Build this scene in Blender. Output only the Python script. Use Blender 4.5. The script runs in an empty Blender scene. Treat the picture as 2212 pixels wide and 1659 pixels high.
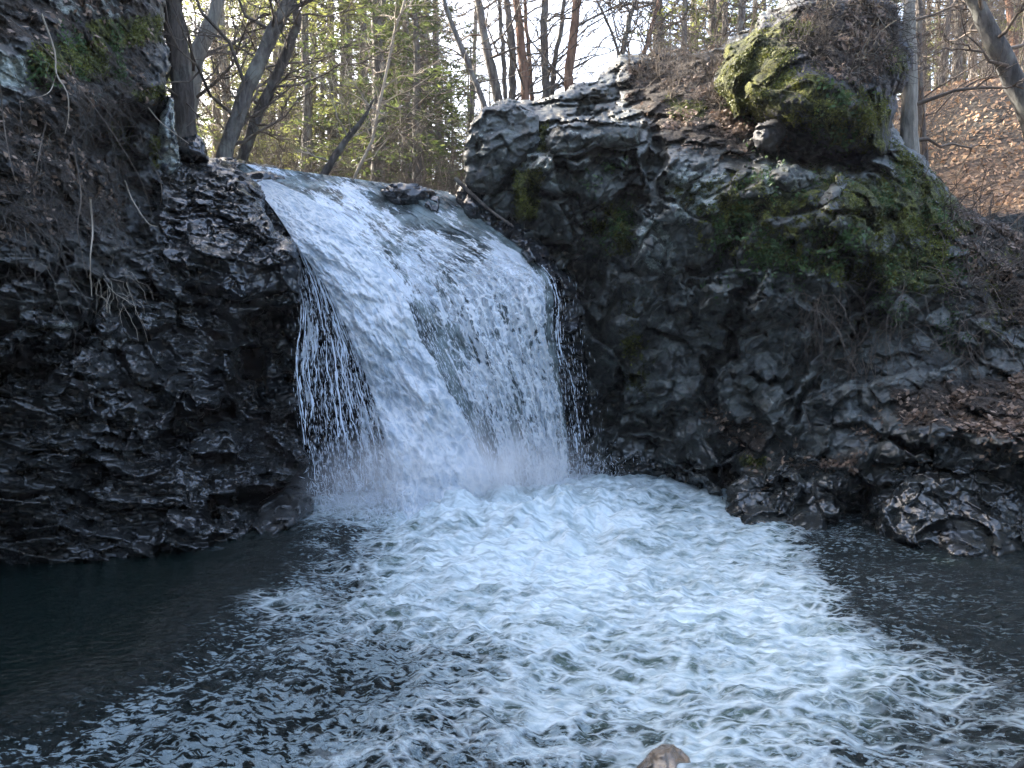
import bpy, math, random
import numpy as np
random.seed(7)
RNG = np.random.default_rng(11)
SC = bpy.context.scene
COL = SC.collection
# ------------------------------------------------------------------ camera
W, H, F = 2212.0, 1659.0, 1659.0          # working frame in which image positions were measured
CZ = 1.6
PITCH = math.atan(73.5 / F)
cam = bpy.data.cameras.new('camera'); co = bpy.data.objects.new('camera', cam); COL.objects.link(co)
co.location = (0, 0, CZ); co.rotation_euler = (math.pi / 2 - PITCH, 0, 0)
cam.sensor_fit = 'HORIZONTAL'; cam.sensor_width = 36.0; cam.lens = 36.0 * F / W
cam.clip_start = 0.05; cam.clip_end = 2000
SC.camera = co
# ------------------------------------------------------------------ light
SUN_AZ = math.radians(-57)      # from +Y towards -X : the sun stands low on the left, a bit beyond the fall
SUN_EL = math.radians(31)
wd = bpy.data.worlds.new('World'); SC.world = wd; wd.use_nodes = True
nt = wd.node_tree; nt.nodes.clear()
sky = nt.nodes.new('ShaderNodeTexSky'); sky.sky_type = 'NISHITA'; sky.sun_disc = False
sky.sun_elevation = SUN_EL; sky.sun_rotation = SUN_AZ; sky.air_density = 1.0; sky.dust_density = 5.0; sky.ozone_density = 1.0
bg = nt.nodes.new('ShaderNodeBackground'); bg.inputs[1].default_value = 0.15
wo = nt.nodes.new('ShaderNodeOutputWorld')
nt.links.new(sky.outputs[0], bg.inputs[0]); nt.links.new(bg.outputs[0], wo.inputs[0])
sl = bpy.data.lights.new('sun', 'SUN'); sl.energy = 4.0; sl.angle = math.radians(0.5); sl.color = (1.0, 0.93, 0.82)
so = bpy.data.objects.new('sun', sl); COL.objects.link(so)
sdir = np.array([math.sin(SUN_AZ) * math.cos(SUN_EL), math.cos(SUN_AZ) * math.cos(SUN_EL), math.sin(SUN_EL)])
from mathutils import Vector
so.rotation_euler = Vector(sdir).to_track_quat('Z', 'Y').to_euler(); so.location = Vector(sdir) * 60
SC.view_settings.view_transform = 'Standard'; SC.view_settings.look = 'None'
SC.view_settings.gamma = 1.0; SC.view_settings.exposure = 2.88
try:
    SC.cycles.use_denoising = True
    SC.cycles.max_bounces = 8; SC.cycles.transparent_max_bounces = 24
    SC.cycles.sample_clamp_indirect = 6.0; SC.cycles.volume_bounces = 3
except Exception: pass

# ------------------------------------------------------------------ projection helpers
cp, sp = math.cos(PITCH), math.sin(PITCH)
def P(px, py, Y):
    """image position + forward distance -> world point (arrays)"""
    px = np.asarray(px, float); py = np.asarray(py, float); Y = np.asarray(Y, float)
    cx = (px - W / 2) / F; cy = (H / 2 - py) / F
    dy = cp + cy * sp; dz = -sp + cy * cp
    return np.stack([cx / dy * Y, Y + 0 * px, CZ + dz / dy * Y], -1)
def Yz(px, py, z=0.0):
    cy = (H / 2 - np.asarray(py, float)) / F
    dy = cp + cy * sp; dz = -sp + cy * cp
    return (z - CZ) / (dz / dy)
def PX(p):
    p = np.asarray(p, float)
    x = p[..., 0]; y = p[..., 1]; z = p[..., 2] - CZ
    d = y * cp - z * sp; u = y * sp + z * cp
    return W / 2 + F * x / d, H / 2 - F * u / d
# ------------------------------------------------------------------ noise
def _h(ix, iy, iz, s):
    n = (ix.astype(np.int64) * 374761393 + iy.astype(np.int64) * 668265263 + iz.astype(np.int64) * 2147483647 + s * 974711) & 0xffffffff
    n = ((n ^ (n >> 13)) * 1274126177) & 0xffffffff
    n = ((n ^ (n >> 16)) * 2246822519) & 0xffffffff
    return (n ^ (n >> 15)) & 0xffffffff
def hf(ix, iy, iz, s): return _h(ix, iy, iz, s) / 4294967295.0
_G = RNG.normal(size=(256, 3)); _G /= np.linalg.norm(_G, axis=1)[:, None]
def perlin(p, s=0):
    f = np.floor(p); r = p - f; i = f.astype(np.int64)
    w = r * r * r * (r * (r * 6 - 15) + 10)
    out = 0
    for dx in (0, 1):
        wx = w[:, 0] if dx else 1 - w[:, 0]
        for dy in (0, 1):
            wy = w[:, 1] if dy else 1 - w[:, 1]
            for dz in (0, 1):
                wz = w[:, 2] if dz else 1 - w[:, 2]
                g = _G[_h(i[:, 0] + dx, i[:, 1] + dy, i[:, 2] + dz, s) & 255]
                d = g[:, 0] * (r[:, 0] - dx) + g[:, 1] * (r[:, 1] - dy) + g[:, 2] * (r[:, 2] - dz)
                out = out + wx * wy * wz * d
    return out * 1.6
def fbm(p, sc, oc=4, s=0, gain=.5):
    o = 0; a = 1.0
    for k in range(oc):
        o = o + a * perlin(p * sc, s + k * 17); sc = np.asarray(sc) * 2.03; a *= gain
    return o
def ridged(p, sc, oc=4, s=0, gain=.5):
    o = 0; a = 1.0
    for k in range(oc):
        o = o + a * (1 - 2 * np.abs(perlin(p * sc, s + k * 13))); sc = np.asarray(sc) * 2.1; a *= gain
    return o
def worley(p, s=0):
    """F1, F2, facet value (random offset + random tilt of the nearest cell)"""
    f = np.floor(p).astype(np.int64); r = p - f
    n = len(p); f1 = np.full(n, 9.0); f2 = np.full(n, 9.0); fac = np.zeros(n); idv = np.zeros(n)
    for dx in (-1, 0, 1):
        for dy in (-1, 0, 1):
            for dz in (-1, 0, 1):
                a, b, c = f[:, 0] + dx, f[:, 1] + dy, f[:, 2] + dz
                h = _h(a, b, c, s)
                q0 = dx + .1 + .8 * (h & 1023) / 1023. - r[:, 0]
                q1 = dy + .1 + .8 * ((h >> 10) & 1023) / 1023. - r[:, 1]
                q2 = dz + .1 + .8 * ((h >> 20) & 1023) / 1023. - r[:, 2]
                d = q0 * q0 + q1 * q1 + q2 * q2
                h2 = _h(a, b, c, s + 5)
                m = d < f1
                f2 = np.where(m, f1, np.minimum(f2, d)); f1 = np.where(m, d, f1)
                t0 = ((h2 & 255) / 127.5 - 1); t1 = (((h2 >> 8) & 255) / 127.5 - 1); t2 = (((h2 >> 16) & 255) / 127.5 - 1)
                v = ((h2 >> 24) & 255) / 127.5 - 1
                fv = .50 * v + 1.25 * (t0 * q0 + t1 * q1 + t2 * q2)
                fac = np.where(m, fv, fac); idv = np.where(m, v, idv)
    return np.sqrt(f1), np.sqrt(f2), fac, idv
def puffs(q, sc, s):
    f1, f2, _, _ = worley(q * sc, s); return 1 - f1 * 1.1
def rot2(p, a, ax=(0, 2)):
    q = p.copy(); c, s = math.cos(a), math.sin(a)
    q[:, ax[0]] = c * p[:, ax[0]] + s * p[:, ax[1]]; q[:, ax[1]] = -s * p[:, ax[0]] + c * p[:, ax[1]]
    return q
def sst(a, b, x):
    t = np.clip((x - a) / (b - a), 0, 1); return t * t * (3 - 2 * t)
# ------------------------------------------------------------------ 2D fields
def ctrl(pts):
    """smooth interpolant through (px,py,value) control points"""
    A = np.array(pts, float); n = len(A); X = A[:, :2] / 500.
    K = np.linalg.norm(X[:, None] - X[None], axis=2) + np.eye(n) * 1e-4
    M = np.zeros((n + 3, n + 3)); M[:n, :n] = K; M[:n, n] = 1; M[:n, n + 1:] = X; M[n, :n] = 1; M[n + 1:, :n] = X.T
    c = np.linalg.solve(M, np.concatenate([A[:, 2], [0, 0, 0]]))
    def f(px, py):
        q = np.stack([px, py], -1) / 500.; o = np.full(px.shape, c[n]) + q[..., 0] * c[n + 1] + q[..., 1] * c[n + 2]
        for k in range(n): o = o + c[k] * np.hypot(q[..., 0] - X[k, 0], q[..., 1] - X[k, 1])
        return o
    return f
def sdist(px, py, poly):
    """signed distance to a polygon, positive inside"""
    x = px; y = py; d = np.full(px.shape, 1e9); ins = np.zeros(px.shape, bool); n = len(poly)
    for k in range(n):
        x0, y0 = poly[k]; x1, y1 = poly[(k + 1) % n]; ex, ey = x1 - x0, y1 - y0
        t = np.clip(((x - x0) * ex + (y - y0) * ey) / (ex * ex + ey * ey + 1e-9), 0, 1)
        d = np.minimum(d, np.hypot(x - x0 - t * ex, y - y0 - t * ey))
        c = (y0 > y) != (y1 > y)
        xi = (x1 - x0) * (y - y0) / ((y1 - y0) if y1 != y0 else 1e-9) + x0
        ins ^= c & (x < xi)
    return np.where(ins, d, -d)
def ldist(px, py, line):
    d = np.full(px.shape, 1e9); tt = np.zeros(px.shape)
    n = len(line) - 1
    for k in range(n):
        x0, y0 = line[k]; x1, y1 = line[k + 1]; ex, ey = x1 - x0, y1 - y0
        t = np.clip(((px - x0) * ex + (py - y0) * ey) / (ex * ex + ey * ey + 1e-9), 0, 1)
        dd = np.hypot(px - x0 - t * ex, py - y0 - t * ey)
        m = dd < d; d = np.where(m, dd, d); tt = np.where(m, (k + t) / n, tt)
    return d, tt
# ------------------------------------------------------------------ objects
def tag(o, label=None, cat=None, group=None, kind=None):
    if label: o['label'] = label
    if cat: o['category'] = cat
    if group: o['group'] = group
    if kind: o['kind'] = kind
    return o
def empty(name, loc=(0, 0, 0)):
    o = bpy.data.objects.new(name, None); COL.objects.link(o); o.location = loc; o.empty_display_size = .2
    return o
def mesh_obj(name, V, faces, mat, parent=None, attrs=None, smooth=True, uv=None):
    """faces: (n,3|4) array or list of such arrays"""
    V = np.asarray(V, np.float32).reshape(-1, 3)
    if not isinstance(faces, (list, tuple)): faces = [faces]
    faces = [np.asarray(f, np.int32) for f in faces if len(f)]
    me = bpy.data.meshes.new(name)
    me.vertices.add(len(V)); me.vertices.foreach_set('co', V.ravel())
    nl = sum(f.size for f in faces); npf = sum(len(f) for f in faces)
    me.loops.add(nl); me.loops.foreach_set('vertex_index', np.concatenate([f.ravel() for f in faces]))
    me.polygons.add(npf)
    tot = np.concatenate([np.full(len(f), f.shape[1], np.int32) for f in faces])
    st = np.concatenate([[0], np.cumsum(tot)[:-1]]).astype(np.int32)
    me.polygons.foreach_set('loop_start', st); me.polygons.foreach_set('loop_total', tot)
    if smooth: me.polygons.foreach_set('use_smooth', np.ones(npf, bool))
    me.update(calc_edges=True); me.validate()
    for k, v in (attrs or {}).items():
        v = np.asarray(v, np.float32)
        if v.ndim == 1:
            a = me.attributes.new(k, 'FLOAT', 'POINT'); a.data.foreach_set('value', v)
        elif v.shape[1] == 4:
            a = me.attributes.new(k, 'FLOAT_COLOR', 'POINT'); a.data.foreach_set('color', v.ravel())
        else:
            a = me.attributes.new(k, 'FLOAT_VECTOR', 'POINT'); a.data.foreach_set('vector', v.ravel())
    if mat is not None: me.materials.append(mat)
    o = bpy.data.objects.new(name, me); COL.objects.link(o)
    if parent is not None: o.parent = parent
    return o
def recenter(o, p):
    """move the object's origin to p without moving the mesh"""
    p = np.asarray(p, np.float32); me = o.data
    v = np.empty(len(me.vertices) * 3, np.float32); me.vertices.foreach_get('co', v)
    me.vertices.foreach_set('co', (v.reshape(-1, 3) - p).ravel()); me.update(); o.location = [float(a) for a in p]
# ------------------------------------------------------------------ materials
class NT:
    def __init__(s, name):
        s.m = bpy.data.materials.new(name); s.m.use_nodes = True; s.t = s.m.node_tree; s.t.nodes.clear()
        s.out = s.n('ShaderNodeOutputMaterial')
    def n(s, typ, **kw):
        n = s.t.nodes.new(typ)
        for k, v in kw.items(): setattr(n, k, v)
        return n
    def l(s, a, b): s.t.links.new(a, b)
    def s_(s, sock, v):
        if isinstance(v, bpy.types.NodeSocket): s.l(v, sock)
        else: sock.default_value = v
    def math(s, op, a, b=0.0, clamp=False, c=None):
        n = s.n('ShaderNodeMath', operation=op, use_clamp=clamp); s.s_(n.inputs[0], a); s.s_(n.inputs[1], b)
        if c is not None: s.s_(n.inputs[2], c)
        return n.outputs[0]
    def coord(s, kind='Object'):
        return s.n('ShaderNodeTexCoord').outputs[kind]
    def geo(s): return s.n('ShaderNodeNewGeometry')
    def mapping(s, v, scale=(1, 1, 1), rot=(0, 0, 0), loc=(0, 0, 0)):
        n = s.n('ShaderNodeMapping'); s.l(v, n.inputs[0]); n.inputs['Scale'].default_value = scale
        n.inputs['Rotation'].default_value = rot; n.inputs['Location'].default_value = loc; return n.outputs[0]
    def noise(s, v, sc, det=4, rough=.55, dist=0.0):
        n = s.n('ShaderNodeTexNoise'); s.l(v, n.inputs['Vector']); n.inputs['Scale'].default_value = sc
        n.inputs['Detail'].default_value = det; n.inputs['Roughness'].default_value = rough; n.inputs['Distortion'].default_value = dist
        return n.outputs['Fac']
    def noisec(s, v, sc, det=2):
        n = s.n('ShaderNodeTexNoise'); s.l(v, n.inputs['Vector']); n.inputs['Scale'].default_value = sc; n.inputs['Detail'].default_value = det
        return n.outputs['Color']
    def voro(s, v, sc, feat='F1', smooth=None, rnd=1.0):
        n = s.n('ShaderNodeTexVoronoi', feature=feat); s.l(v, n.inputs['Vector']); n.inputs['Scale'].default_value = sc
        n.inputs['Randomness'].default_value = rnd
        if smooth is not None: n.inputs['Smoothness'].default_value = smooth
        return n
    def ramp(s, f, a, b, ca=0.0, cb=1.0, smooth=True):
        n = s.n('ShaderNodeMapRange', interpolation_type='SMOOTHSTEP' if smooth else 'LINEAR'); s.s_(n.inputs[0], f)
        for k, v in zip((1, 2, 3, 4), (a, b, ca, cb)): s.s_(n.inputs[k], v)
        return n.outputs[0]
    def mix(s, f, a, b, mode='MIX'):
        n = s.n('ShaderNodeMix', data_type='RGBA', blend_type=mode); s.s_(n.inputs[0], f)
        for sock, v in ((n.inputs[6], a), (n.inputs[7], b)):
            s.s_(sock, v if isinstance(v, bpy.types.NodeSocket) else (*v, 1.0))
        return n.outputs[2]
    def attr(s, name):
        return s.n('ShaderNodeAttribute', attribute_name=name)
    def sep(s, c):
        n = s.n('ShaderNodeSeparateColor'); s.l(c, n.inputs[0]); return n.outputs
    def bump(s, h, strength=.5, dist=.02, normal=None):
        n = s.n('ShaderNodeBump'); s.l(h, n.inputs['Height']); n.inputs['Strength'].default_value = strength; n.inputs['Distance'].default_value = dist
        if normal is not None: s.l(normal, n.inputs['Normal'])
        return n.outputs[0]
    def vadd(s, a, b, sc=1.0):
        m = s.n('ShaderNodeVectorMath', operation='MULTIPLY_ADD'); s.l(b, m.inputs[0]); m.inputs[1].default_value = (sc,) * 3; s.l(a, m.inputs[2]); return m.outputs[0]
    def bsdf(s, color, rough=.6, normal=None, ior=1.45, spec=None, trans=None, sheen=None):
        b = s.n('ShaderNodeBsdfPrincipled'); s.s_(b.inputs['Base Color'], color if isinstance(color, bpy.types.NodeSocket) else (*color, 1.0))
        s.s_(b.inputs['Roughness'], rough); b.inputs['IOR'].default_value = ior
        if spec is not None: s.s_(b.inputs['Specular IOR Level'], spec)
        if normal is not None: s.l(normal, b.inputs['Normal'])
        return b
    def done(s, shader):
        s.l(shader if isinstance(shader, bpy.types.NodeSocket) else shader.outputs[0], s.out.inputs[0]); return s.m

def rock_material(name, c1, c2, c3, rough=.75, bed=0.0, bedscale=3.0, bumpd=.03, nz=.5):
    """attribute mask: R moss, G soil/litter, B lichen, A wet"""
    t = NT(name); p = t.coord()
    pb = t.mapping(p, scale=(1, 1, bedscale), rot=(0, bed, 0))
    a = t.attr('mask'); r, g, b = t.sep(a.outputs['Color'])[:3]; wet = a.outputs['Alpha']
    n1 = t.noise(pb, 3.5, 8, .65); n2 = t.noise(p, 1.3, 4, .6); n3 = t.noise(pb, 22, 6, .7); n4 = t.noise(p, 9, 5, .65)
    col = t.mix(t.ramp(n1, .35, .66), c1, c2)
    col = t.mix(t.ramp(n2, .45, .7), col, c3)
    col = t.mix(t.ramp(n3, .30, .75, 0, .55), col, (.018, .017, .018))
    # pale mineral streaks / lichen
    lv = t.ramp(t.math('ADD', b, t.math('MULTIPLY', t.math('SUBTRACT', n4, .5), 1.6)), .45, .6)
    lc = t.mix(t.ramp(n3, .4, .65), (.16, .19, .17), (.42, .45, .40))
    col = t.mix(lv, col, lc)
    # soil and litter
    gv = t.ramp(t.math('ADD', g, t.math('MULTIPLY', t.math('SUBTRACT', n1, .5), 1.3)), .42, .58)
    n5 = t.noise(p, 40, 4, .7)
    gc = t.mix(t.ramp(n5, .35, .68), (.014, .011, .008), (.085, .062, .044))
    col = t.mix(gv, col, gc)
    # moss
    mv = t.ramp(t.math('ADD', r, t.math('MULTIPLY', t.math('SUBTRACT', n4, .5), 1.5)), .42, .56)
    n6 = t.noise(p, 30, 6, .75); n7 = t.noise(p, 5, 3, .6)
    mc = t.mix(t.ramp(n7, .4, .62), (.045, .052, .010), (.18, .185, .026))
    mc = t.mix(t.ramp(n6, .35, .65), (.012, .014, .004), mc)
    col = t.mix(mv, col, mc)
    dry = t.math('ADD', t.math('MULTIPLY', t.math('SUBTRACT', n3, .5), .25), rough)
    soft = t.math('MAXIMUM', mv, gv)
    wetn = t.math('MULTIPLY', wet, t.math('SUBTRACT', 1.0, soft), True)
    rg = t.mix(wetn, t.n('ShaderNodeCombineColor').outputs[0], t.n('ShaderNodeCombineColor').outputs[0])
    ro = t.n('ShaderNodeMix', data_type='FLOAT'); t.l(wetn, ro.inputs[0]); t.l(dry, ro.inputs[2]); t.l(t.ramp(n2, .35, .65, .09, .34), ro.inputs[3])
    ro2 = t.math('MAXIMUM', ro.outputs[0], t.math('MULTIPLY', soft, .9))
    dk = t.n('ShaderNodeMix', data_type='FLOAT'); t.l(wetn, dk.inputs[0]); dk.inputs[2].default_value = 1.0; dk.inputs[3].default_value = .38
    cm = t.n('ShaderNodeVectorMath', operation='SCALE'); t.l(col, cm.inputs[0]); t.l(dk.outputs[0], cm.inputs['Scale'])
    v = t.voro(pb, 9, 'F1')
    def chip(sc, src):
        vv = t.voro(src, sc, 'F1'); sb = t.n('ShaderNodeVectorMath', operation='SUBTRACT'); t.l(src, sb.inputs[0]); t.l(vv.outputs['Position'], sb.inputs[1])
        cc = t.n('ShaderNodeVectorMath', operation='SUBTRACT'); t.l(vv.outputs['Color'], cc.inputs[0]); cc.inputs[1].default_value = (.5, .5, .5)
        dt = t.n('ShaderNodeVectorMath', operation='DOT_PRODUCT'); t.l(sb.outputs[0], dt.inputs[0]); t.l(cc.outputs[0], dt.inputs[1]); return t.math('MULTIPLY', dt.outputs['Value'], sc)
    pj = t.vadd(pb, t.noisec(p, 3, 3), .12)
    hgt = t.math('ADD', t.math('ADD', t.math('MULTIPLY', chip(3.6, pj), 2.2), t.math('MULTIPLY', chip(12, pj), .45)), t.math('ADD', t.math('MULTIPLY', n1, nz), t.math('MULTIPLY', n3, nz * .4)))
    hgt = t.math('ADD', hgt, t.math('MULTIPLY', soft, t.math('MULTIPLY', t.math('ADD', n6, n5), .8)))
    nb = t.bump(hgt, .85, bumpd)
    return t.done(t.bsdf(cm.outputs[0], ro2, nb, 1.5, spec=t.ramp(wetn, 0, 1, .45, 1.0, False)))
M = {}
M['rock_left'] = rock_material('dark_wet_schist', (.018, .019, .019), (.115, .12, .115), (.048, .05, .044), .40, bed=math.radians(-14), bedscale=2.6, bumpd=.05, nz=.14)
M['rock_fall'] = rock_material('wet_fall_rock', (.018, .019, .021), (.10, .106, .118), (.045, .048, .053), .25, bed=math.radians(20), bedscale=2.2, bumpd=.028, nz=.08)
M['rock_right'] = rock_material('grey_gorge_rock', (.022, .024, .021), (.19, .205, .185), (.062, .066, .052), .6, bed=math.radians(35), bedscale=1.6, bumpd=.04, nz=.3)

# ------------------------------------------------------------------ relief rocks
SCAT = {}
def relief(name, outline, depth, mat, strokes=(), disp=None, step=2.6, roll=(26, .35), thick=1.5, masks=None, rough_edge=5.0, label=None, cat=None, kind=None, keep=None, base=None, parent=None):
    """A closed rock body: its front follows control depths, its rim rolls back, its flanks run back into the ground."""
    O = np.array(outline, float); x0, y0 = O.min(0) - 3; x1, y1 = O.max(0) + 3
    gx = np.arange(x0, x1 + step, step); gy = np.arange(y0, y1 + step, step)
    px, py = np.meshgrid(gx, gy); shp = px.shape
    q3 = np.stack([px.ravel() / 60, py.ravel() / 60, 0 * px.ravel() + 3.3], -1)
    jx = (fbm(q3, 1.0, 4, 5) * rough_edge * 1.6).reshape(shp); jy = (fbm(q3, 1.0, 4, 55) * rough_edge * 1.6).reshape(shp)
    e = sdist(px + jx, py + jy, outline)
    ins = e > 0
    D = depth(px, py)
    w, R = roll
    k = np.clip(e / w, 0, 1); D = D + R * (1 - np.sqrt(np.clip(1 - (1 - k) ** 2, 0, 1)))
    for s in strokes:
        line, wid, amt = s[:3]
        d, tt = ldist(px + jx * 2.5, py + jy * 2.5, line) if len(line) > 1 else (np.hypot(px + jx * 2.5 - line[0][0], py + jy * 2.5 - line[0][1]), 0)
        prof = sst(1.0, .25, d / wid) if len(s) < 4 else sst(1.0, s[3], d / wid)
        D = D + amt * prof
    Pb = P(px, py, D).reshape(-1, 3)
    h = disp(Pb, px.ravel(), py.ravel()) if disp is not None else 0
    C = np.array([0, 0, CZ]); rd = Pb - C; L = np.linalg.norm(rd, axis=1)[:, None]
    V = Pb - rd / L * np.asarray(h)[:, None]
    q = ins[:-1, :-1] & ins[1:, :-1] & ins[:-1, 1:] & ins[1:, 1:]
    idx = np.arange(px.size).reshape(shp)
    a, b, c, d_ = idx[:-1, :-1][q], idx[:-1, 1:][q], idx[1:, 1:][q], idx[1:, :-1][q]
    Fq = np.stack([a, d_, c, b], -1)
    # rim loop
    ed = np.concatenate([Fq[:, [0, 1]], Fq[:, [1, 2]], Fq[:, [2, 3]], Fq[:, [3, 0]]])
    key = np.sort(ed, 1); kk = key[:, 0] * px.size + key[:, 1]
    u, inv, cnt = np.unique(kk, return_inverse=True, return_counts=True)
    be = ed[cnt[inv] == 1]
    rim = np.unique(be); back = {}
    nb = np.zeros(px.size, np.int64); nb[rim] = np.arange(len(rim)) + px.size
    rv = V[rim]; rr = rv - C; rr /= np.linalg.norm(rr, axis=1)[:, None]
    bv = rv + rr * thick
    cen = bv.mean(0)
    Vall = np.concatenate([V, bv, cen[None]])
    side = np.stack([be[:, 1], be[:, 0], nb[be[:, 0]], nb[be[:, 1]]], -1)
    cap = np.stack([nb[be[:, 1]], nb[be[:, 0]], np.full(len(be), px.size + len(rim))], -1)
    used = np.zeros(len(Vall), bool); used[Fq] = True; used[side] = True; used[cap] = True
    mp = np.cumsum(used) - 1
    mk = np.zeros((len(Vall), 4), np.float32)
    if masks is not None:
        m4 = masks(px.ravel(), py.ravel(), V, np.asarray(h) * np.ones(px.size)); mk[:px.size] = m4; mk[px.size:px.size + len(rim)] = m4[rim]
    o = mesh_obj(name, Vall[used], [mp[Fq], mp[side], mp[cap]], mat, parent, {'mask': mk[used]})
    g = V.reshape(*shp, 3); n = np.cross(np.gradient(g, axis=1), np.gradient(g, axis=0)).reshape(-1, 3)
    n /= np.linalg.norm(n, axis=1)[:, None] + 1e-9
    n[(n * rd).sum(1) > 0] *= -1
    m = (e.ravel() > 3)
    SCAT[name] = (V[m], n[m], px.ravel()[m], py.ravel()[m], mk[:px.size][m])
    recenter(o, base if base is not None else [float(v) for v in (V[ins.ravel()].mean(0) * [1, 1, 0] + [0, 0, V[ins.ravel()][:, 2].min()])])
    tag(o, label, cat, None, kind)
    return o
def pm(px, py, poly, soft=25):
    return np.clip(.5 + sdist(px, py, poly) / soft / 2, 0, 1)
def blocks(p, sc, rot=0, s=0, jit=.12):
    """angular fractured blocks"""
    q = rot2(p, rot) + jit * np.stack([perlin(p * 2.1, s + 1), perlin(p * 2.1, s + 2), perlin(p * 2.1, s + 3)], -1)
    f1, f2, fac, idv = worley(q * np.asarray(sc, float), s)
    return fac, sst(.16, .0, f2 - f1), idv

def ledges(p, rot, sc, s=0, wob=.5):
    """saw-tooth bedding: each bed slopes back to its top and is undercut at its foot"""
    q = rot2(p, rot)
    w = q[:, 2] * sc + wob * fbm(p, sc * .35, 3, s + 3) + .5 * perlin(p * sc * .9, s + 8)
    k = np.floor(w); f = w - k
    amp = .35 + .65 * hf(k.astype(np.int64), np.floor(q[:, 0] * sc * .22 + .6 * perlin(p * sc * .4, s + 11)).astype(np.int64), 0 * k.astype(np.int64), s)
    return (np.minimum(f / .12, 1) * (1 - f) * 2 - .8) * amp
# ---- left cliff
LC = [(-260, -120), (363, -120), (358, 60), (364, 150), (362, 200), (358, 250), (362, 300), (380, 345), (400, 355), (455, 352), (520, 378), (560, 420), (575, 470), (640, 530), (652, 600), (655, 680), (648, 800), (650, 900), (672, 980), (676, 1060), (668, 1100), (700, 1180), (560, 1230), (300, 1260), (-260, 1290)]
S = [(680, 1092), (560, 1150), (400, 1185), (200, 1205), (0, 1222), (-260, 1235)]
dp = [(x, y, float(Yz(x, y))) for x, y in S] + [(x, y + 55, float(Yz(x, y)) - .12) for x, y in S]
dp += [(-260, -120, 5.6), (0, -100, 6.4), (200, -100, 7.4), (360, -100, 8.6), (360, 100, 8.5), (200, 80, 7.2), (0, 100, 6.0), (-260, 150, 5.2), (-260, 500, 5.3), (-260, 900, 5.3),
       (0, 350, 5.6), (150, 350, 6.3), (300, 230, 7.5), (320, 340, 8.2), (250, 420, 7.2), (400, 360, 9.0), (520, 380, 8.9), (460, 440, 8.35), (560, 440, 8.5), (360, 470, 7.9), (480, 540, 7.75), (620, 540, 7.85), (350, 560, 7.5),
       (640, 640, 7.95), (560, 640, 7.75), (430, 620, 7.55), (60, 520, 5.7), (120, 620, 5.9), (0, 700, 5.4), (200, 720, 6.1), (60, 900, 5.6), (300, 700, 6.9), (400, 780, 7.25), (560, 800, 7.9), (640, 850, 8.0), (640, 960, 7.85), (560, 1000, 7.4), (640, 1060, 7.6),
       (420, 930, 6.7), (300, 880, 6.3), (250, 1040, 6.0), (400, 1050, 6.4), (100, 1050, 5.6), (0, 1050, 5.45)]
st = [([(590, 720), (560, 800), (600, 850)], 70, .55), ([(500, 890), (400, 915), (360, 960)], 38, .30), ([(470, 1090), (560, 1080), (620, 1100)], 34, .45), ([(620, 620), (420, 640)], 34, .16),
      ([(0, 600), (120, 590), (150, 560)], 26, .22), ([(240, 290), (290, 250), (345, 255)], 60, .75), ([(0, 800), (100, 790), (200, 700), (240, 640)], 30, .18), ([(230, 330), (290, 420), (300, 500)], 50, .35),
      ([(0, 760), (170, 690)], 24, -.12), ([(320, 940), (480, 830)], 30, -.16), ([(420, 400), (580, 470)], 40, -.15), ([(560, 1040), (660, 1020)], 34, -.2), ([(380, 560), (560, 500)], 40, -.12)]
BA = math.radians(14)
def disp_left(p, px, py):
    low = sst(420, 620, py) ; low = np.maximum(low, sst(300, 380, px) * sst(300, 360, py))
    q = rot2(p, -BA)
    f1, c1, i1 = blocks(p, (1.5, 1.5, 3.4), -BA, 3); f2, c2, i2 = blocks(p, (4.2, 3.6, 10.5), -BA, 9, .05); f3, c3, i3 = blocks(p, (11, 9, 26), -BA - .1, 21, .02)
    h = .26 * f1 - .04 * c1 + .11 * f2 - .012 * c2 + .035 * f3
    h = h + .10 * ledges(p, -BA, 2.6, 301) + .035 * ledges(p, -BA - .12, 7., 311) + .006 * ledges(p, -BA, 19., 321) + .05 * fbm(p, 2.0, 3, 31)
    up = .22 * fbm(p, 1.6, 5, 41) + .06 * ridged(p, 5.0, 4, 44) + .05 * f2
    return low * h + (1 - low) * up
def mask_left(px, py, V, h):
    m = np.zeros((len(px), 4))
    m[:, 0] = np.maximum.reduce([pm(px, py, [(190, 45), (345, 35), (350, 90), (210, 100)], 22), pm(px, py, [(60, 95), (240, 80), (230, 165), (60, 165)], 25) * .8, pm(px, py, [(280, 200), (360, 175), (360, 215), (300, 222)], 12) * .8,
                                 pm(px, py, [(225, 260), (300, 255), (290, 330), (240, 330)], 18) * .55, pm(px, py, [(320, 290), (350, 290), (350, 370), (325, 380)], 10) * .6])
    m[:, 1] = pm(px, py, [(-300, -150), (380, -150), (360, 200), (320, 360), (300, 520), (100, 560), (-300, 580)], 60) * .55 * (1 - pm(px, py, [(-100, 100), (60, 100), (60, 220), (-100, 220)], 20) * .8)
    m[:, 2] = np.maximum.reduce([pm(px, py, [(-20, 100), (70, 110), (60, 200), (-20, 190)], 25) * .75, pm(px, py, [(90, -20), (260, -20), (300, 60), (120, 50)], 30) * .62, pm(px, py, [(40, 700), (190, 690), (180, 715), (60, 720)], 8) * .5,
                                 pm(px, py, [(200, 190), (260, 190), (260, 240), (200, 240)], 12) * .4])
    w = sst(480, 700, py); w = np.maximum(w, sst(280, 380, px) * sst(250, 360, py))
    m[:, 3] = np.clip(w * (.7 + .3 * sst(100, 500, px)), 0, 1)
    return m
st = [(a[0], a[1], a[2] * 1.35) + tuple(a[3:]) for a in st]
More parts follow.
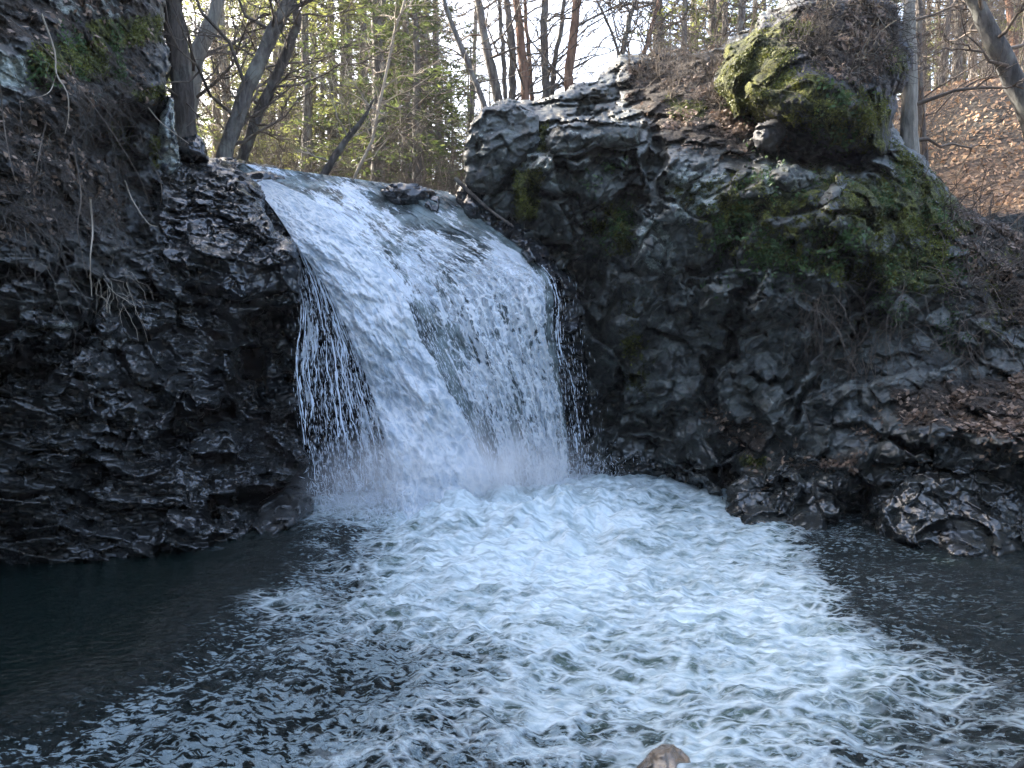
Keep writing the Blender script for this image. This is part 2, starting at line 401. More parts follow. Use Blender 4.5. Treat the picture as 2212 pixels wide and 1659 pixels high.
left_cliff = relief('left_cliff', LC, ctrl(dp), M['rock_left'], st, disp_left, masks=mask_left, thick=2.2, kind='structure', roll=(24, .5), rough_edge=7, label='dark layered wet rock cliff left of the waterfall')

# ---- bedrock of the fall
FB = [(400, 350), (480, 343), (560, 355), (690, 376), (800, 392), (870, 394), (950, 412), (990, 418), (1010, 395), (1060, 415), (1180, 520), (1250, 620), (1262, 720), (1300, 1130), (1000, 1180), (600, 1180), (560, 700), (420, 500)]
fbp = [(480, 350, 9.7), (690, 378, 9.9), (870, 396, 9.8), (1000, 405, 9.5), (1060, 430, 9.3), (620, 450, 9.0), (560, 430, 9.1), (760, 450, 9.2), (900, 450, 9.3), (1000, 480, 9.2), (1100, 500, 9.0), (700, 600, 8.6), (850, 600, 8.75), (1000, 600, 8.9), (1200, 600, 8.7),
       (700, 800, 8.5), (900, 800, 8.6), (1100, 800, 8.9), (1240, 800, 9.1), (700, 1000, 8.4), (900, 1000, 8.4), (1200, 1000, 9.3), (600, 1180, 8.0), (900, 1180, 8.0), (1300, 1150, 9.4), (1240, 700, 8.95)]
def disp_fall(p, px, py):
    f1, c1, _ = blocks(p, (2.2, 2.0, 3.4), .35, 63); f2, c2, _ = blocks(p, (6, 5, 10), .35, 69, .05)
    return .13 * f1 - .02 * c1 + .06 * f2 + .045 * ledges(p, .3, 3.5, 351) + .02 * ledges(p, .3, 11., 361) + .02 * fbm(p, 6., 4, 51)
def mask_fall(px, py, V, h):
    m = np.zeros((len(px), 4)); m[:, 3] = 1; return m
fall_rock = relief('waterfall_ledge', FB, ctrl(fbp), M['rock_fall'], [([(820, 405), (930, 430)], 26, -.18), ([(1130, 540), (1230, 610)], 30, -.15), ([(880, 580), (960, 740)], 22, .12)], disp_fall, masks=mask_fall, thick=2.5, kind='structure', roll=(18, .5), rough_edge=6, label='dark wet bedrock ledge under the falling water')

# ---- right cliff
RC = [(1003, 400), (1000, 330), (1008, 270), (1035, 240), (1085, 222), (1150, 215), (1210, 200), (1290, 165), (1340, 120), (1420, 104), (1560, 98), (1600, 60), (1700, 60), (1900, 200), (1960, 310), (2010, 350), (2040, 400), (2120, 470), (2300, 520), (2500, 560), (2500, 1230), (2212, 1240), (1880, 1200), (1600, 1150), (1500, 1120), (1240, 1120), (1225, 800), (1190, 640), (1080, 500)]
SR = [(1260, 1048), (1420, 1052), (1560, 1100), (1700, 1140), (1880, 1150), (2100, 1172), (2212, 1180), (2500, 1210)]
dr = [(x, y, float(Yz(x, y))) for x, y in SR] + [(x, y + 50, float(Yz(x, y)) - .15) for x, y in SR]
dr += [(1010, 330, 9.35), (1060, 240, 9.7), (1150, 215, 10.3), (1300, 165, 10.9), (1420, 105, 11.4), (1560, 100, 10.8), (1700, 70, 10.4), (1020, 400, 9.3), (1100, 320, 9.05), (1200, 290, 9.2), (1380, 290, 8.95), (1130, 350, 8.95), (1250, 340, 8.6), (1420, 330, 8.5), (1300, 240, 9.9), (1450, 200, 9.9), (1600, 280, 8.75),
       (1100, 450, 9.1), (1200, 500, 8.9), (1230, 620, 9.3), (1250, 800, 9.5), (1290, 950, 9.3), (1380, 500, 8.35), (1330, 700, 8.7), (1500, 400, 8.1), (1500, 550, 8.15), (1500, 700, 8.3), (1450, 900, 8.6), (1600, 300, 8.7), (1650, 380, 7.9), (1800, 360, 7.9), (1900, 380, 8.0), (1980, 340, 8.7), (2040, 420, 8.6),
       (1650, 520, 7.7), (1850, 500, 7.5), (1850, 620, 7.7), (1700, 700, 7.9), (1650, 850, 7.9), (1550, 950, 8.1), (1800, 800, 7.7), (1950, 700, 7.6), (2100, 560, 7.8), (2212, 560, 8.2), (2212, 700, 7.6), (2100, 800, 7.2), (1950, 850, 7.1), (2212, 850, 6.9), (2000, 960, 6.7), (2212, 960, 6.4), (1850, 980, 7.0), (1700, 1000, 7.4), (2500, 560, 8.5), (2500, 900, 6.4), (1700, 200, 9.6), (1880, 250, 9.4), (1800, 330, 9.0)]
sr = [([(1430, 330), (1400, 420), (1290, 480), (1260, 620)], 36, .35), ([(1620, 620), (1580, 740), (1530, 860)], 26, .3), ([(1520, 900), (1300, 930), (1340, 830)], 26, .2), ([(1640, 470), (1540, 560), (1490, 600)], 24, .28), ([(1660, 330), (1780, 345), (1850, 345)], 30, .5),
      ([(1800, 460), (1960, 470)], 14, .18), ([(1500, 640), (1460, 720)], 20, .15), ([(1900, 620), (1780, 720), (1700, 830)], 22, .2), ([(1880, 700), (1700, 900)], 18, .15), ([(1830, 560), (1760, 565)], 18, .2), ([(1850, 1070), (1830, 1140)], 46, .7), ([(1560, 1040), (1550, 1110)], 12, .25),
      ([(1150, 350), (1350, 345)], 24, -.18), ([(1180, 270), (1370, 285)], 28, -.2), ([(1140, 400), (1150, 460)], 22, .1), ([(1170, 420), (1230, 420), (1260, 500)], 26, .22), ([(1500, 620), (1580, 660)], 50, -.18), ([(1640, 640), (1760, 700)], 60, -.15), ([(1440, 980), (1540, 1060)], 26, -.18), ([(1640, 1120), (1700, 1040)], 40, -.15),
      ([(2000, 930), (2212, 960)], 34, -.15), ([(1930, 940), (2050, 975)], 16, .2), ([(1250, 250), (1330, 275)], 12, .12), ([(1090, 260), (1130, 300)], 14, .1)]
def disp_right(p, px, py):
    f1, c1, i1 = blocks(p, (1.25, 1.2, 1.5), .6, 103, .2); f2, c2, i2 = blocks(p, (3.4, 3.0, 4.6), .6, 109, .08); f3, c3, i3 = blocks(p, (9, 8, 13), .6, 121, .03)
    lit = np.clip(pm(px, py, [(1400, 120), (1560, 90), (1700, 300), (1560, 370), (1400, 300)], 60) + pm(px, py, [(1850, 830), (2400, 800), (2400, 930), (1900, 950)], 40) * .7 + pm(px, py, [(2020, 380), (2400, 500), (2400, 760), (2060, 650)], 60) * .6, 0, 1)
    h = .30 * f1 - .06 * c1 + .15 * f2 - .015 * c2 + .035 * f3 + .03 * fbm(p, 2.2, 4, 131) + .04 * ledges(p, .75, 4.2, 331, .9) + .012 * ledges(p, .6, 13., 341, .9) + .008 * fbm(p, 24., 3, 7)
    u = .10 * fbm(p, 2.2, 5, 141) + .05 * f2 + .03 * ridged(p, 7., 3, 144)
    return h * (1 - lit * .75) + u * lit
MOSS_R = [([(1440, 210), (1530, 215), (1525, 250), (1450, 260)], 16, .85), ([(1150, 268), (1185, 270), (1180, 330), (1145, 325)], 12, .8), ([(1105, 365), (1175, 365), (1165, 470), (1115, 475)], 14, .75), ([(1270, 470), (1335, 475), (1320, 520), (1275, 515)], 14, .7),
          ([(1290, 430), (1380, 420), (1380, 560), (1310, 560)], 25, .5), ([(1540, 430), (1680, 410), (1760, 400), (1750, 440), (1700, 470), (1560, 500)], 18, .7), ([(1800, 370), (2000, 380), (2070, 480), (2060, 560), (1960, 520), (1820, 520)], 25, .62), ([(1860, 540), (2060, 500), (2080, 640), (1900, 640)], 28, .6),
          ([(1330, 720), (1390, 715), (1400, 780), (1340, 780)], 22, .55), ([(1340, 800), (1400, 790), (1400, 860), (1350, 850)], 16, .5), ([(1590, 985), (1660, 985), (1650, 1010), (1600, 1015)], 10, .7), ([(1700, 420), (1560, 400), (1560, 470)], 15, .5), ([(1470, 250), (1500, 250), (1495, 265), (1475, 265)], 8, .8), ([(2090, 560), (2212, 480), (2212, 800), (2100, 740)], 60, .42), ([(1700, 690), (1800, 680), (1850, 640), (1950, 690), (1900, 740)], 40, .35)]
def mask_right(px, py, V, h):
    m = np.zeros((len(px), 4))
    m[:, 0] = np.maximum.reduce([pm(px, py, a, b * 1.3) * (c + .12) for a, b, c in MOSS_R] + [pm(px, py, [(1420, 380), (1700, 330), (2040, 360), (2100, 640), (1880, 660), (1500, 560)], 50) * .49, pm(px, py, [(1925, 290), (2060, 400), (2140, 500), (2060, 520), (1980, 420), (1920, 380)], 20) * .6, pm(px, py, [(1270, 560), (1420, 600), (1460, 900), (1330, 900)], 50) * .36])
    m[:, 1] = np.maximum.reduce([pm(px, py, [(1340, 130), (1430, 95), (1600, 90), (1720, 330), (1600, 350), (1420, 320), (1380, 250), (1330, 200)], 45) * .75, pm(px, py, [(1500, 860), (1640, 900), (1700, 960), (1640, 1000), (1540, 960)], 35) * .62, pm(px, py, [(1900, 830), (2300, 780), (2500, 900), (2300, 960), (1950, 930)], 40) * .78,
                                 pm(px, py, [(2020, 360), (2500, 480), (2500, 780), (2080, 700), (2050, 500)], 50) * .62, pm(px, py, [(1640, 980), (1900, 960), (1860, 1030), (1700, 1030)], 30) * .5])
    m[:, 2] = np.maximum.reduce([pm(px, py, [(1440, 380), (1560, 375), (1580, 460), (1470, 470)], 28) * .62, pm(px, py, [(1650, 360), (1760, 355), (1750, 410), (1660, 420)], 14) * .85, pm(px, py, [(1370, 480), (1440, 470), (1460, 580), (1390, 580)], 18) * .45, pm(px, py, [(1100, 300), (1200, 280), (1200, 400), (1120, 390)], 30) * .34,
                                 pm(px, py, [(1640, 280), (1700, 280), (1690, 310), (1645, 305)], 12) * .4, pm(px, py, [(1400, 260), (1500, 250), (1500, 280)], 20) * .35]) + .24
    m[:, 3] = np.clip(.25 + .75 * sst(880, 1050, py) + .6 * sst(1320, 1220, px) * sst(420, 600, py), 0, 1)
    return m
sr = [(a[0], a[1], a[2] * 1.5) + tuple(a[3:]) for a in sr]
right_cliff = relief('right_cliff', RC, ctrl(dr), M['rock_right'], sr, disp_right, masks=mask_right, thick=2.2, kind='structure', roll=(24, .45), rough_edge=7, label='grey and mossy rock cliff right of the waterfall')
#@@STAGE2
# ------------------------------------------------------------------ terrain
def plan(x):   # forward distance of the gorge wall for each x
    return np.interp(x, [-60, -9, -6, -4.6, -3.6, -2.9, -2.0, -1.2, .7, 1.7, 2.1, 3.1, 4.1, 5.2, 7, 10, 60], [-30, -4, 2.5, 5.0, 5.6, 6.3, 7.5, 8.3, 8.9, 8.8, 7.9, 7.1, 6.6, 6.2, 4.0, -3, -40])
def terrain_z(x, y):
    p = np.stack([x, y, 0 * x], -1).reshape(-1, 3)
    n1 = fbm(p, .12, 4, 400).reshape(x.shape); n2 = fbm(p, .8, 3, 410).reshape(x.shape)
    s = y - plan(x)
    hi = sst(2.3, 3.8, s)
    # upstream floor rising into the wood
    up = 3.05 + .05 * n2 + np.clip(y - 13, 0, 32) * .19 + np.clip(y - 45, 0, 200) * .03 + .4 * n1
    # right bank slope (leaf covered hillside)
    up = up + np.minimum(np.clip(x - 4.5, 0, 60) * .8, 3.2 + np.clip(x - 9, 0, 60) * .1) * sst(8.5, 15, y)
    # unseen left hillside, made steep to keep the sun off the gorge
    l = np.clip(-x - np.maximum(3.3, .52 * y), 0, 60)
    up = up + np.minimum(l * 1.7, 20 + .1 * l) * sst(23, 15, y)
    lo = -.75 + .15 * n1 + .05 * n2
    # low bank behind the camera; unseen side and rear hills added to limit sky light
    lo = lo + 1.0 * sst(1.6, -.6, y) + np.minimum(1.6 * np.clip(np.abs(x) - 5.5 - .2 * np.clip(y, 0, 9), 0, 30), 13 + 1.5 * n1) + np.minimum(1.5 * np.clip(-5.5 - y, 0, 30), 3.5 + 1.5 * n1)
    return lo * (1 - hi) + up * hi
def warp_axis(a, b, c0, n, dense):
    t = np.linspace(-1, 1, n); v = np.sinh(t * dense) / math.sinh(dense)
    return np.where(v < 0, c0 + v * (c0 - a), c0 + v * (b - c0))
def grid_faces(nr, nc):
    i = np.arange(nr * nc).reshape(nr, nc)
    return np.stack([i[:-1, :-1].ravel(), i[:-1, 1:].ravel(), i[1:, 1:].ravel(), i[1:, :-1].ravel()], -1)
def ground_material():
    t = NT('leaf_covered_ground'); p = t.coord()
    n1 = t.noise(p, 1.2, 5, .6); n2 = t.noise(p, 11, 5, .7); v = t.voro(t.vadd(p, t.noisec(p, 6), .12), 16, 'F1')
    c = t.mix(t.ramp(n2, .35, .65), (.075, .05, .032), (.24, .15, .085))
    c = t.mix(t.ramp(n1, .5, .7), c, (.09, .07, .05))
    s = t.sep(v.outputs['Color'])
    c = t.mix(t.ramp(s[0], .2, .9, 0, .7), c, (.24, .16, .10))
    nz = t.n('ShaderNodeSeparateXYZ'); t.l(t.geo().outputs['True Normal'], nz.inputs[0])
    c = t.mix(t.ramp(nz.outputs[2], .62, .86), t.mix(t.ramp(n2, .4, .6), (.012, .013, .012), (.05, .052, .045)), c)
    return t.done(t.bsdf(c, .9, t.bump(t.math('ADD', n2, v.outputs['Distance']), .8, .06)))
M['ground'] = ground_material()
tx, ty = np.meshgrid(warp_axis(-160, 160, 1.0, 330, 3.2), warp_axis(-70, 260, 11.0, 360, 3.4))
tz = terrain_z(tx, ty)
ter = mesh_obj('ground', np.stack([tx, ty, tz], -1), grid_faces(*tx.shape), M['ground'])
tag(ter, 'forest floor and gorge banks covered with brown leaf litter', kind='structure')

# ------------------------------------------------------------------ pool
foam_c = ctrl([(640, 1115, .62), (760, 1110, .9), (880, 1130, 1.0), (1100, 1060, 1.05), (1250, 1055, 1.0), (1400, 1060, .9), (1560, 1100, .8), (1680, 1150, .62), (1760, 1240, .55), (1000, 1200, 1.2), (1200, 1150, 1.25), (1300, 1250, 1.1), (1500, 1250, .95), (1600, 1340, .92),
               (1750, 1380, .8), (1900, 1420, .66), (2050, 1500, .58), (2212, 1580, .52), (2500, 1700, .6), (1300, 1350, .95), (1450, 1450, .78), (1700, 1500, .66), (1950, 1600, .46), (2150, 1650, .36), (1100, 1300, .95), (950, 1250, .85), (820, 1230, .70), (700, 1220, .45), (740, 1180, .08), (640, 1200, .0), (820, 1150, .4),
               (650, 1290, .5), (800, 1310, .62), (560, 1300, .32), (950, 1380, .62), (1100, 1430, .62), (1250, 1500, .68), (1000, 1500, .38), (800, 1400, .28), (600, 1400, .12), (1100, 1620, .52), (1300, 1600, .42), (1500, 1620, .55), (1200, 1800, .5), (800, 1650, .26), (1700, 1700, .55),
               (450, 1350, .02), (440, 1240, .10), (160, 1440, .06), (400, 1250, -.1), (200, 1250, -.4), (0, 1400, -.4), (300, 1500, .0), (500, 1600, .16), (150, 1659, -.02), (-300, 1300, -.5), (-300, 1700, -.3), (560, 1180, -.1), (620, 1150, .15),
               (1800, 1150, -.05), (1950, 1200, -.1), (1850, 1240, .1), (1950, 1320, .02), (2050, 1380, .05), (2212, 1450, .02), (2212, 1300, -.3), (2212, 1200, -.3), (2500, 1400, -.3), (2500, 1200, -.4), (600, 2400, .1), (1500, 2400, .3), (-500, 2400, -.2), (2800, 2400, .1)])
turb_c = ctrl([(1100, 1100, 1.0), (900, 1130, .9), (1300, 1100, .9), (700, 1120, .6), (700, 1180, .6), (1400, 1250, .8), (1700, 1300, .7), (1300, 1500, .6), (2100, 1600, .6), (800, 1400, 1.0), (500, 1500, .95), (600, 1350, .7), (300, 1600, .95), (450, 1400, .6), (250, 1400, .05), (100, 1300, .03), (0, 1500, .1), (0, 1640, .8), (400, 1250, .12), (560, 1200, .25),
               (1000, 1600, 1.1), (1600, 1600, .7), (1900, 1250, .5), (2100, 1300, .45), (2212, 1230, .4), (-400, 1400, .05), (2600, 1300, .3), (1100, 2400, .7), (-500, 2400, .4), (2800, 2400, .4)])
def spaced(lo, a, b, hi, step, grow=1.12):
    v = list(np.arange(a, b, step)); s = step
    while v[-1] < hi: s *= grow; v.append(v[-1] + s)
    s = step; w = [v[0]]
    while w[0] > lo: s *= grow; w.insert(0, w[0] - s)
    return np.array(w[:-1] + v)
gx = spaced(-2500, -30, 2250, 4700, 3.0); gy = spaced(1000, 1036, 1680, 9000, 2.0, 1.06); gy = gy[gy > 985]
px, py = np.meshgrid(gx, gy)
pw = P(px, py, Yz(px, py)).reshape(-1, 3)
foam = np.clip(foam_c(px, py).ravel(), -.5, 1.3); turb = np.clip(turb_c(px, py).ravel(), .10, 1.1)
edge_noise = fbm(pw, 1.1, 4, 500)
foam = foam - .17 * np.clip(1.15 - foam, 0, 1) + .26 * edge_noise
src = np.array([.0, 7.5]); rr = np.hypot(pw[:, 0] - src[0], pw[:, 1] - src[1])
wz = turb * (.075 * perlin(pw * 1.3, 510) + .045 * ridged(pw, 2.3, 2, 514) * .7 + .022 * perlin(pw * 6.1, 520) + .012 * (1 - 2 * np.abs(perlin(pw * np.array([11., 13., 1.]), 524))) + .006 * perlin(pw * 24., 525))
wz += .006 * np.sin(rr * 9 + 2 * perlin(pw * .8, 530)) * turb
boil = np.exp(-((px - 1120) / 330) ** 2 - ((py - 1120) / 75) ** 2).ravel()
wz += boil * (.14 + .16 * fbm(pw, 2.6, 4, 540) + .05 * puffs(pw, 6., 541)) + np.exp(-((px - 1390) / 190) ** 2 - ((py - 1075) / 24) ** 2).ravel() * .09
wz += .03 * np.clip(foam, 0, 1) * fbm(pw, 6., 3, 550)
pw[:, 2] = wz
# flow direction of the foam: out of the plunge, then down to the right
fx = pw[:, 0] - src[0]; fy = pw[:, 1] - src[1] - .6
ang = np.arctan2(fy, fx)
def water_material():
    t = NT('pool_water'); p = t.coord(); f = t.attr('foam').outputs['Fac']; tb = t.attr('turb').outputs['Fac']
    pr = t.mapping(p, rot=(0, 0, math.radians(38)), scale=(1.0, 1.9, 1))
    wn = t.vadd(pr, t.noisec(p, 1.7, 4), .42); wn2 = t.vadd(t.mapping(p, rot=(0, 0, math.radians(30)), scale=(1, 1.5, 1)), t.noisec(p, 4.0, 4), .18)
    n = t.noise(wn, 1.6, 6, .6); nm = t.noise(wn2, 5.5, 5, .6); nf = t.noise(wn2, 26, 5, .65); ns = t.noise(t.mapping(wn, scale=(1, 3.0, 1)), 5, 5, .6)
    def thread(sc, src, wid, ridge=.5):
        d = t.voro(src, sc, 'DISTANCE_TO_EDGE').outputs['Distance']
        w = t.math('MULTIPLY', t.math('ADD', t.math('MULTIPLY', f, 1.0), t.math('MULTIPLY', t.math('SUBTRACT', nm, .38), 1.5)), wid)
        return t.ramp(t.math('DIVIDE', d, t.math('MAXIMUM', w, .004)), 1.0, .0)
    g1 = thread(2.3, wn, .20); g2 = thread(6.5, wn2, .30); g3 = thread(17, wn2, .32)
    thr = t.math('MAXIMUM', g1, t.math('MAXIMUM', t.math('MULTIPLY', g2, t.ramp(n, .35, .6, .25, .95)), t.math('MULTIPLY', g3, t.ramp(nm, .40, .62, 0, .9))))
    gate = t.ramp(t.math('ADD', f, t.math('MULTIPLY', t.math('SUBTRACT', n, .5), .7)), .02, .30)
    core = t.ramp(t.math('ADD', f, t.math('ADD', t.math('MULTIPLY', t.math('SUBTRACT', n, .5), 1.5), t.math('MULTIPLY', t.math('SUBTRACT', ns, .5), 1.1))), .66, 1.22)
    cov = t.math('MULTIPLY', t.math('MAXIMUM', t.math('MULTIPLY', t.math('MULTIPLY', thr, gate), t.ramp(f, .1, .8, .45, .85)), core), t.ramp(nf, .2, .5, .7, 1.0), True)
    aer = t.math('MULTIPLY', t.ramp(t.math('ADD', f, t.math('MULTIPLY', t.math('SUBTRACT', nm, .5), .9)), .12, 1.0), t.ramp(nf, .3, .6, .7, 1.0))
    deep = t.mix(aer, (.004, .009, .008), (.22, .32, .31))
    greeny = t.ramp(t.math('SUBTRACT', t.math('ADD', n, t.math('MULTIPLY', f, .2)), t.math('MULTIPLY', thr, .3)), .42, .62, 0, .4)
    deep = t.mix(t.math('MULTIPLY', greeny, t.ramp(f, .25, .6)), deep, (.10, .15, .11))
    fl = t.noise(t.mapping(p, rot=(0, 0, .35), scale=(1, 1.9, 1)), 19, 5, .62, .5); fl2 = t.noise(p, 2.6, 3, .6)
    fleck = t.math('MULTIPLY', t.ramp(t.math('ADD', fl, t.math('ADD', t.math('MULTIPLY', t.math('SUBTRACT', fl2, .5), .35), t.math('MULTIPLY', t.math('SUBTRACT', tb, .7), .16))), .515, .59), t.ramp(tb, .32, .70))
    deep = t.mix(t.math('MULTIPLY', fleck, .8), deep, (.31, .40, .43))
    fc = t.mix(t.ramp(ns, .35, .62), (.37, .46, .48), (.60, .69, .715))
    h1 = t.noise(t.mapping(p, rot=(0, 0, .3), scale=(1, 1.5, 1)), 15, 5, .62, .8); h2 = t.noise(p, 50, 3, .6)
    hh = t.math('MULTIPLY', t.math('ADD', h1, t.math('MULTIPLY', h2, .35)), tb)
    nb = t.bump(t.math('ADD', hh, t.math('MULTIPLY', thr, t.math('MULTIPLY', gate, .12))), 1.0, .10)
    wat = t.bsdf(deep, t.ramp(aer, 0, 1, .05, .4), nb, 1.33)
    nb2 = t.bump(t.math('ADD', t.math('MULTIPLY', nf, .35), t.math('ADD', nm, t.math('MULTIPLY', thr, .3))), .7, .035)
    fo = t.bsdf(fc, .5, nb2, 1.33)
    mx = t.n('ShaderNodeMixShader'); t.l(cov, mx.inputs[0]); t.l(wat.outputs[0], mx.inputs[1]); t.l(fo.outputs[0], mx.inputs[2])
    return t.done(mx)
M['water'] = water_material()
pool = mesh_obj('pool_water', pw, grid_faces(*px.shape)[:, ::-1], M['water'], attrs={'foam': foam, 'turb': turb})
tag(pool, 'dark plunge pool with white foam spreading from the fall', kind='structure')

# ------------------------------------------------------------------ falling water
def white_material(name, sx=16., streak=1.5, hole=1.0):
    t = NT(name); uv = t.attr('flow').outputs['Vector']; c = t.attr('cov').outputs['Fac']; p = t.coord()
    w = t.vadd(t.mapping(uv, scale=(1, .36, 1)), t.noisec(uv, 3.5, 3), .09)
    w2 = t.vadd(t.mapping(uv, scale=(1, .5, 1)), t.noisec(uv, 9, 3), .07)
    st = t.noise(t.mapping(t.vadd(uv, t.noisec(uv, 1.5, 2), .12), scale=(1, .07, 1)), 9, 5, .65)
    v = t.voro(w, sx * .55, 'DISTANCE_TO_EDGE').outputs['Distance']; v2 = t.voro(w2, sx * 1.5, 'DISTANCE_TO_EDGE').outputs['Distance']
    n = t.noise(w, sx * .45, 6, .65); nf = t.noise(w2, 38, 5, .7)
    val = t.math('ADD', c, t.math('MULTIPLY', t.math('SUBTRACT', n, .5), 1.3))
    val = t.math('ADD', val, t.math('MULTIPLY', t.math('SUBTRACT', st, .5), streak))
    val = t.math('SUBTRACT', val, t.math('ADD', t.math('MULTIPLY', v, hole), t.math('MULTIPLY', v2, hole)))
    val = t.math('ADD', val, t.math('MULTIPLY', t.math('SUBTRACT', nf, .5), .9))
    al = t.math('MULTIPLY', t.ramp(val, .08, .34), t.ramp(c, .0, .1))
    col = t.mix(t.ramp(t.math('ADD', t.math('MULTIPLY', nf, .6), t.math('SUBTRACT', t.math('MULTIPLY', n, .6), t.math('MULTIPLY', v2, .7))), .36, .66), (.56, .65, .73), (.95, .985, 1.0))  # darker blue in the pits, their shading put into the water colour
    nb = t.bump(t.math('ADD', t.math('MULTIPLY', nf, .7), t.math('ADD', t.math('MULTIPLY', n, 1.2), t.math('MULTIPLY', v2, -1.6))), 1.0, .04)
    b = t.bsdf(col, .3, nb, 1.33)
    tr = t.n('ShaderNodeBsdfTranslucent'); t.l(col, tr.inputs[0])
    m1 = t.n('ShaderNodeMixShader'); m1.inputs[0].default_value = .22; t.l(b.outputs[0], m1.inputs[1]); t.l(tr.outputs[0], m1.inputs[2])
    tp = t.n('ShaderNodeBsdfTransparent')
    m2 = t.n('ShaderNodeMixShader'); t.l(al, m2.inputs[0]); t.l(tp.outputs[0], m2.inputs[1]); t.l(m1.outputs[0], m2.inputs[2])
    return t.done(m2)
def film_material():
    t = NT('clear_water_film'); uv = t.attr('flow').outputs['Vector']; c = t.attr('cov').outputs['Fac']; p = t.coord()
    w = t.vadd(t.mapping(uv, scale=(1, .35, 1)), t.noisec(uv, 5, 3), .08)
    v = t.voro(w, 16, 'SMOOTH_F1', smooth=.6).outputs['Distance']; n = t.noise(w, 9, 7, .7); nf = t.noise(w, 42, 5, .7)
    big = t.noise(t.mapping(t.vadd(uv, t.noisec(uv, 2, 2), .2), scale=(1, .45, 1)), 2.6, 4, .6)
    wh = t.ramp(t.math('ADD', t.math('ADD', t.math('ADD', c, t.math('MULTIPLY', t.math('SUBTRACT', big, .5), 1.7)), t.math('MULTIPLY', t.math('SUBTRACT', n, .5), 1.6)), t.math('MULTIPLY', t.math('SUBTRACT', nf, .5), .9)), .45, .72)
    rock = t.mix(t.ramp(t.noise(p, 4, 5, .6), .35, .65), (.045, .058, .06), (.27, .33, .335))
    col = t.mix(wh, rock, (.80, .86, .92))
    nb = t.bump(t.math('ADD', v, t.math('ADD', n, t.math('MULTIPLY', nf, .35))), 1.0, .06)
    tp = t.n('ShaderNodeBsdfTransparent'); m2 = t.n('ShaderNodeMixShader')
    t.l(t.ramp(t.math('ADD', c, t.math('MULTIPLY', t.math('SUBTRACT', n, .5), .9)), -.42, -.22), m2.inputs[0]); t.l(tp.outputs[0], m2.inputs[1]); t.l(t.bsdf(col, .09, nb, 1.36).outputs[0], m2.inputs[2])
    return t.done(m2)
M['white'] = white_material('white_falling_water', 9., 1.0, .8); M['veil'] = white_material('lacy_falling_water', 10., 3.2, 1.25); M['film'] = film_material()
def polyl(line, t):
    L = np.array(line, float); k = L[:, 2] if L.shape[1] > 2 else np.linspace(0, 1, len(L))
    return np.interp(t, k, L[:, 0]), np.interp(t, k, L[:, 1])
def smooth_line(line, t):
    L = np.array(line, float); u = np.linspace(0, 1, len(L)); o = []
    for c in range(2):
        y = L[:, c]; m = np.gradient(y, u); i = np.clip(np.searchsorted(u, t) - 1, 0, len(L) - 2); h = u[i + 1] - u[i]; s = (t - u[i]) / h
        o.append((2 * s**3 - 3 * s**2 + 1) * y[i] + (s**3 - 2 * s**2 + s) * h * m[i] + (-2 * s**3 + 3 * s**2) * y[i + 1] + (s**3 - s**2) * h * m[i + 1])
    return o
def sheet(name, left, right, ns, ntt, depth, covf, lump, mat, parent, seed=0, off=0.0, fade=(.03, .03)):
    s, t = np.meshgrid(np.linspace(0, 1, ns), np.linspace(0, 1, ntt))
    lx, ly = smooth_line(left, t); rx, ry = smooth_line(right, t)
    px = lx * (1 - s) + rx * s; py = ly * (1 - s) + ry * s
    D = depth(px, py) - off
    V = P(px, py, D)
    du = np.linalg.norm(np.diff(V, axis=1), axis=2); u = np.concatenate([np.zeros((ntt, 1)), np.cumsum(du, 1)], 1)
    wm = u[:, -1].mean(); u = s * wm
    dv = np.linalg.norm(np.diff(V, axis=0), axis=2).mean(1); v = np.concatenate([[0], np.cumsum(dv)])[:, None] + 0 * s
    fl = np.stack([u.ravel() + seed * 7.7, v.ravel() + seed * 3.1, 0 * u.ravel() + seed], -1)
    Pb = V.reshape(-1, 3)
    h = lump(fl, s.ravel(), t.ravel())
    rd = Pb - np.array([0, 0, CZ]); rd /= np.linalg.norm(rd, axis=1)[:, None]
    Vd = Pb - rd * h[:, None]
    cov = covf(s, t, px, py).ravel()
    ef = np.clip(s / fade[0], 0, 1) * np.clip((1 - s) / fade[1], 0, 1); cov = cov - (1 - ef.ravel()) * (1.1 if 'film' in name else .6)
    return mesh_obj(name, Vd, grid_faces(ntt, ns)[:, ::-1], mat, parent, {'flow': fl, 'cov': cov})
film_d = ctrl([(480, 348, 9.6), (560, 356, 9.75), (690, 378, 9.8), (870, 396, 9.7), (1000, 415, 9.4), (620, 430, 9.15), (640, 520, 8.45), (760, 450, 9.1), (900, 450, 9.2), (1000, 480, 9.1), (1100, 500, 8.95), (700, 600, 8.3), (850, 600, 8.45), (1000, 600, 8.6), (1200, 620, 8.6),
               (700, 800, 8.0), (900, 800, 8.1), (1100, 800, 8.35), (1240, 800, 8.75), (690, 1100, 7.75), (900, 1120, 7.3), (1050, 1080, 7.9), (1240, 1060, 8.75)])
wf = empty('waterfall', P(950, 1080, 7.9)); tag(wf, 'white waterfall pouring over dark rock into the foaming pool', 'waterfall')
class _Par: pass
def wsheet(*a, **k):
    o = sheet(*a, **k); v = wf.location; o.matrix_parent_inverse.identity()
    recenter(o, (0, 0, 0)); o.location = (-v[0], -v[1], -v[2]); return o
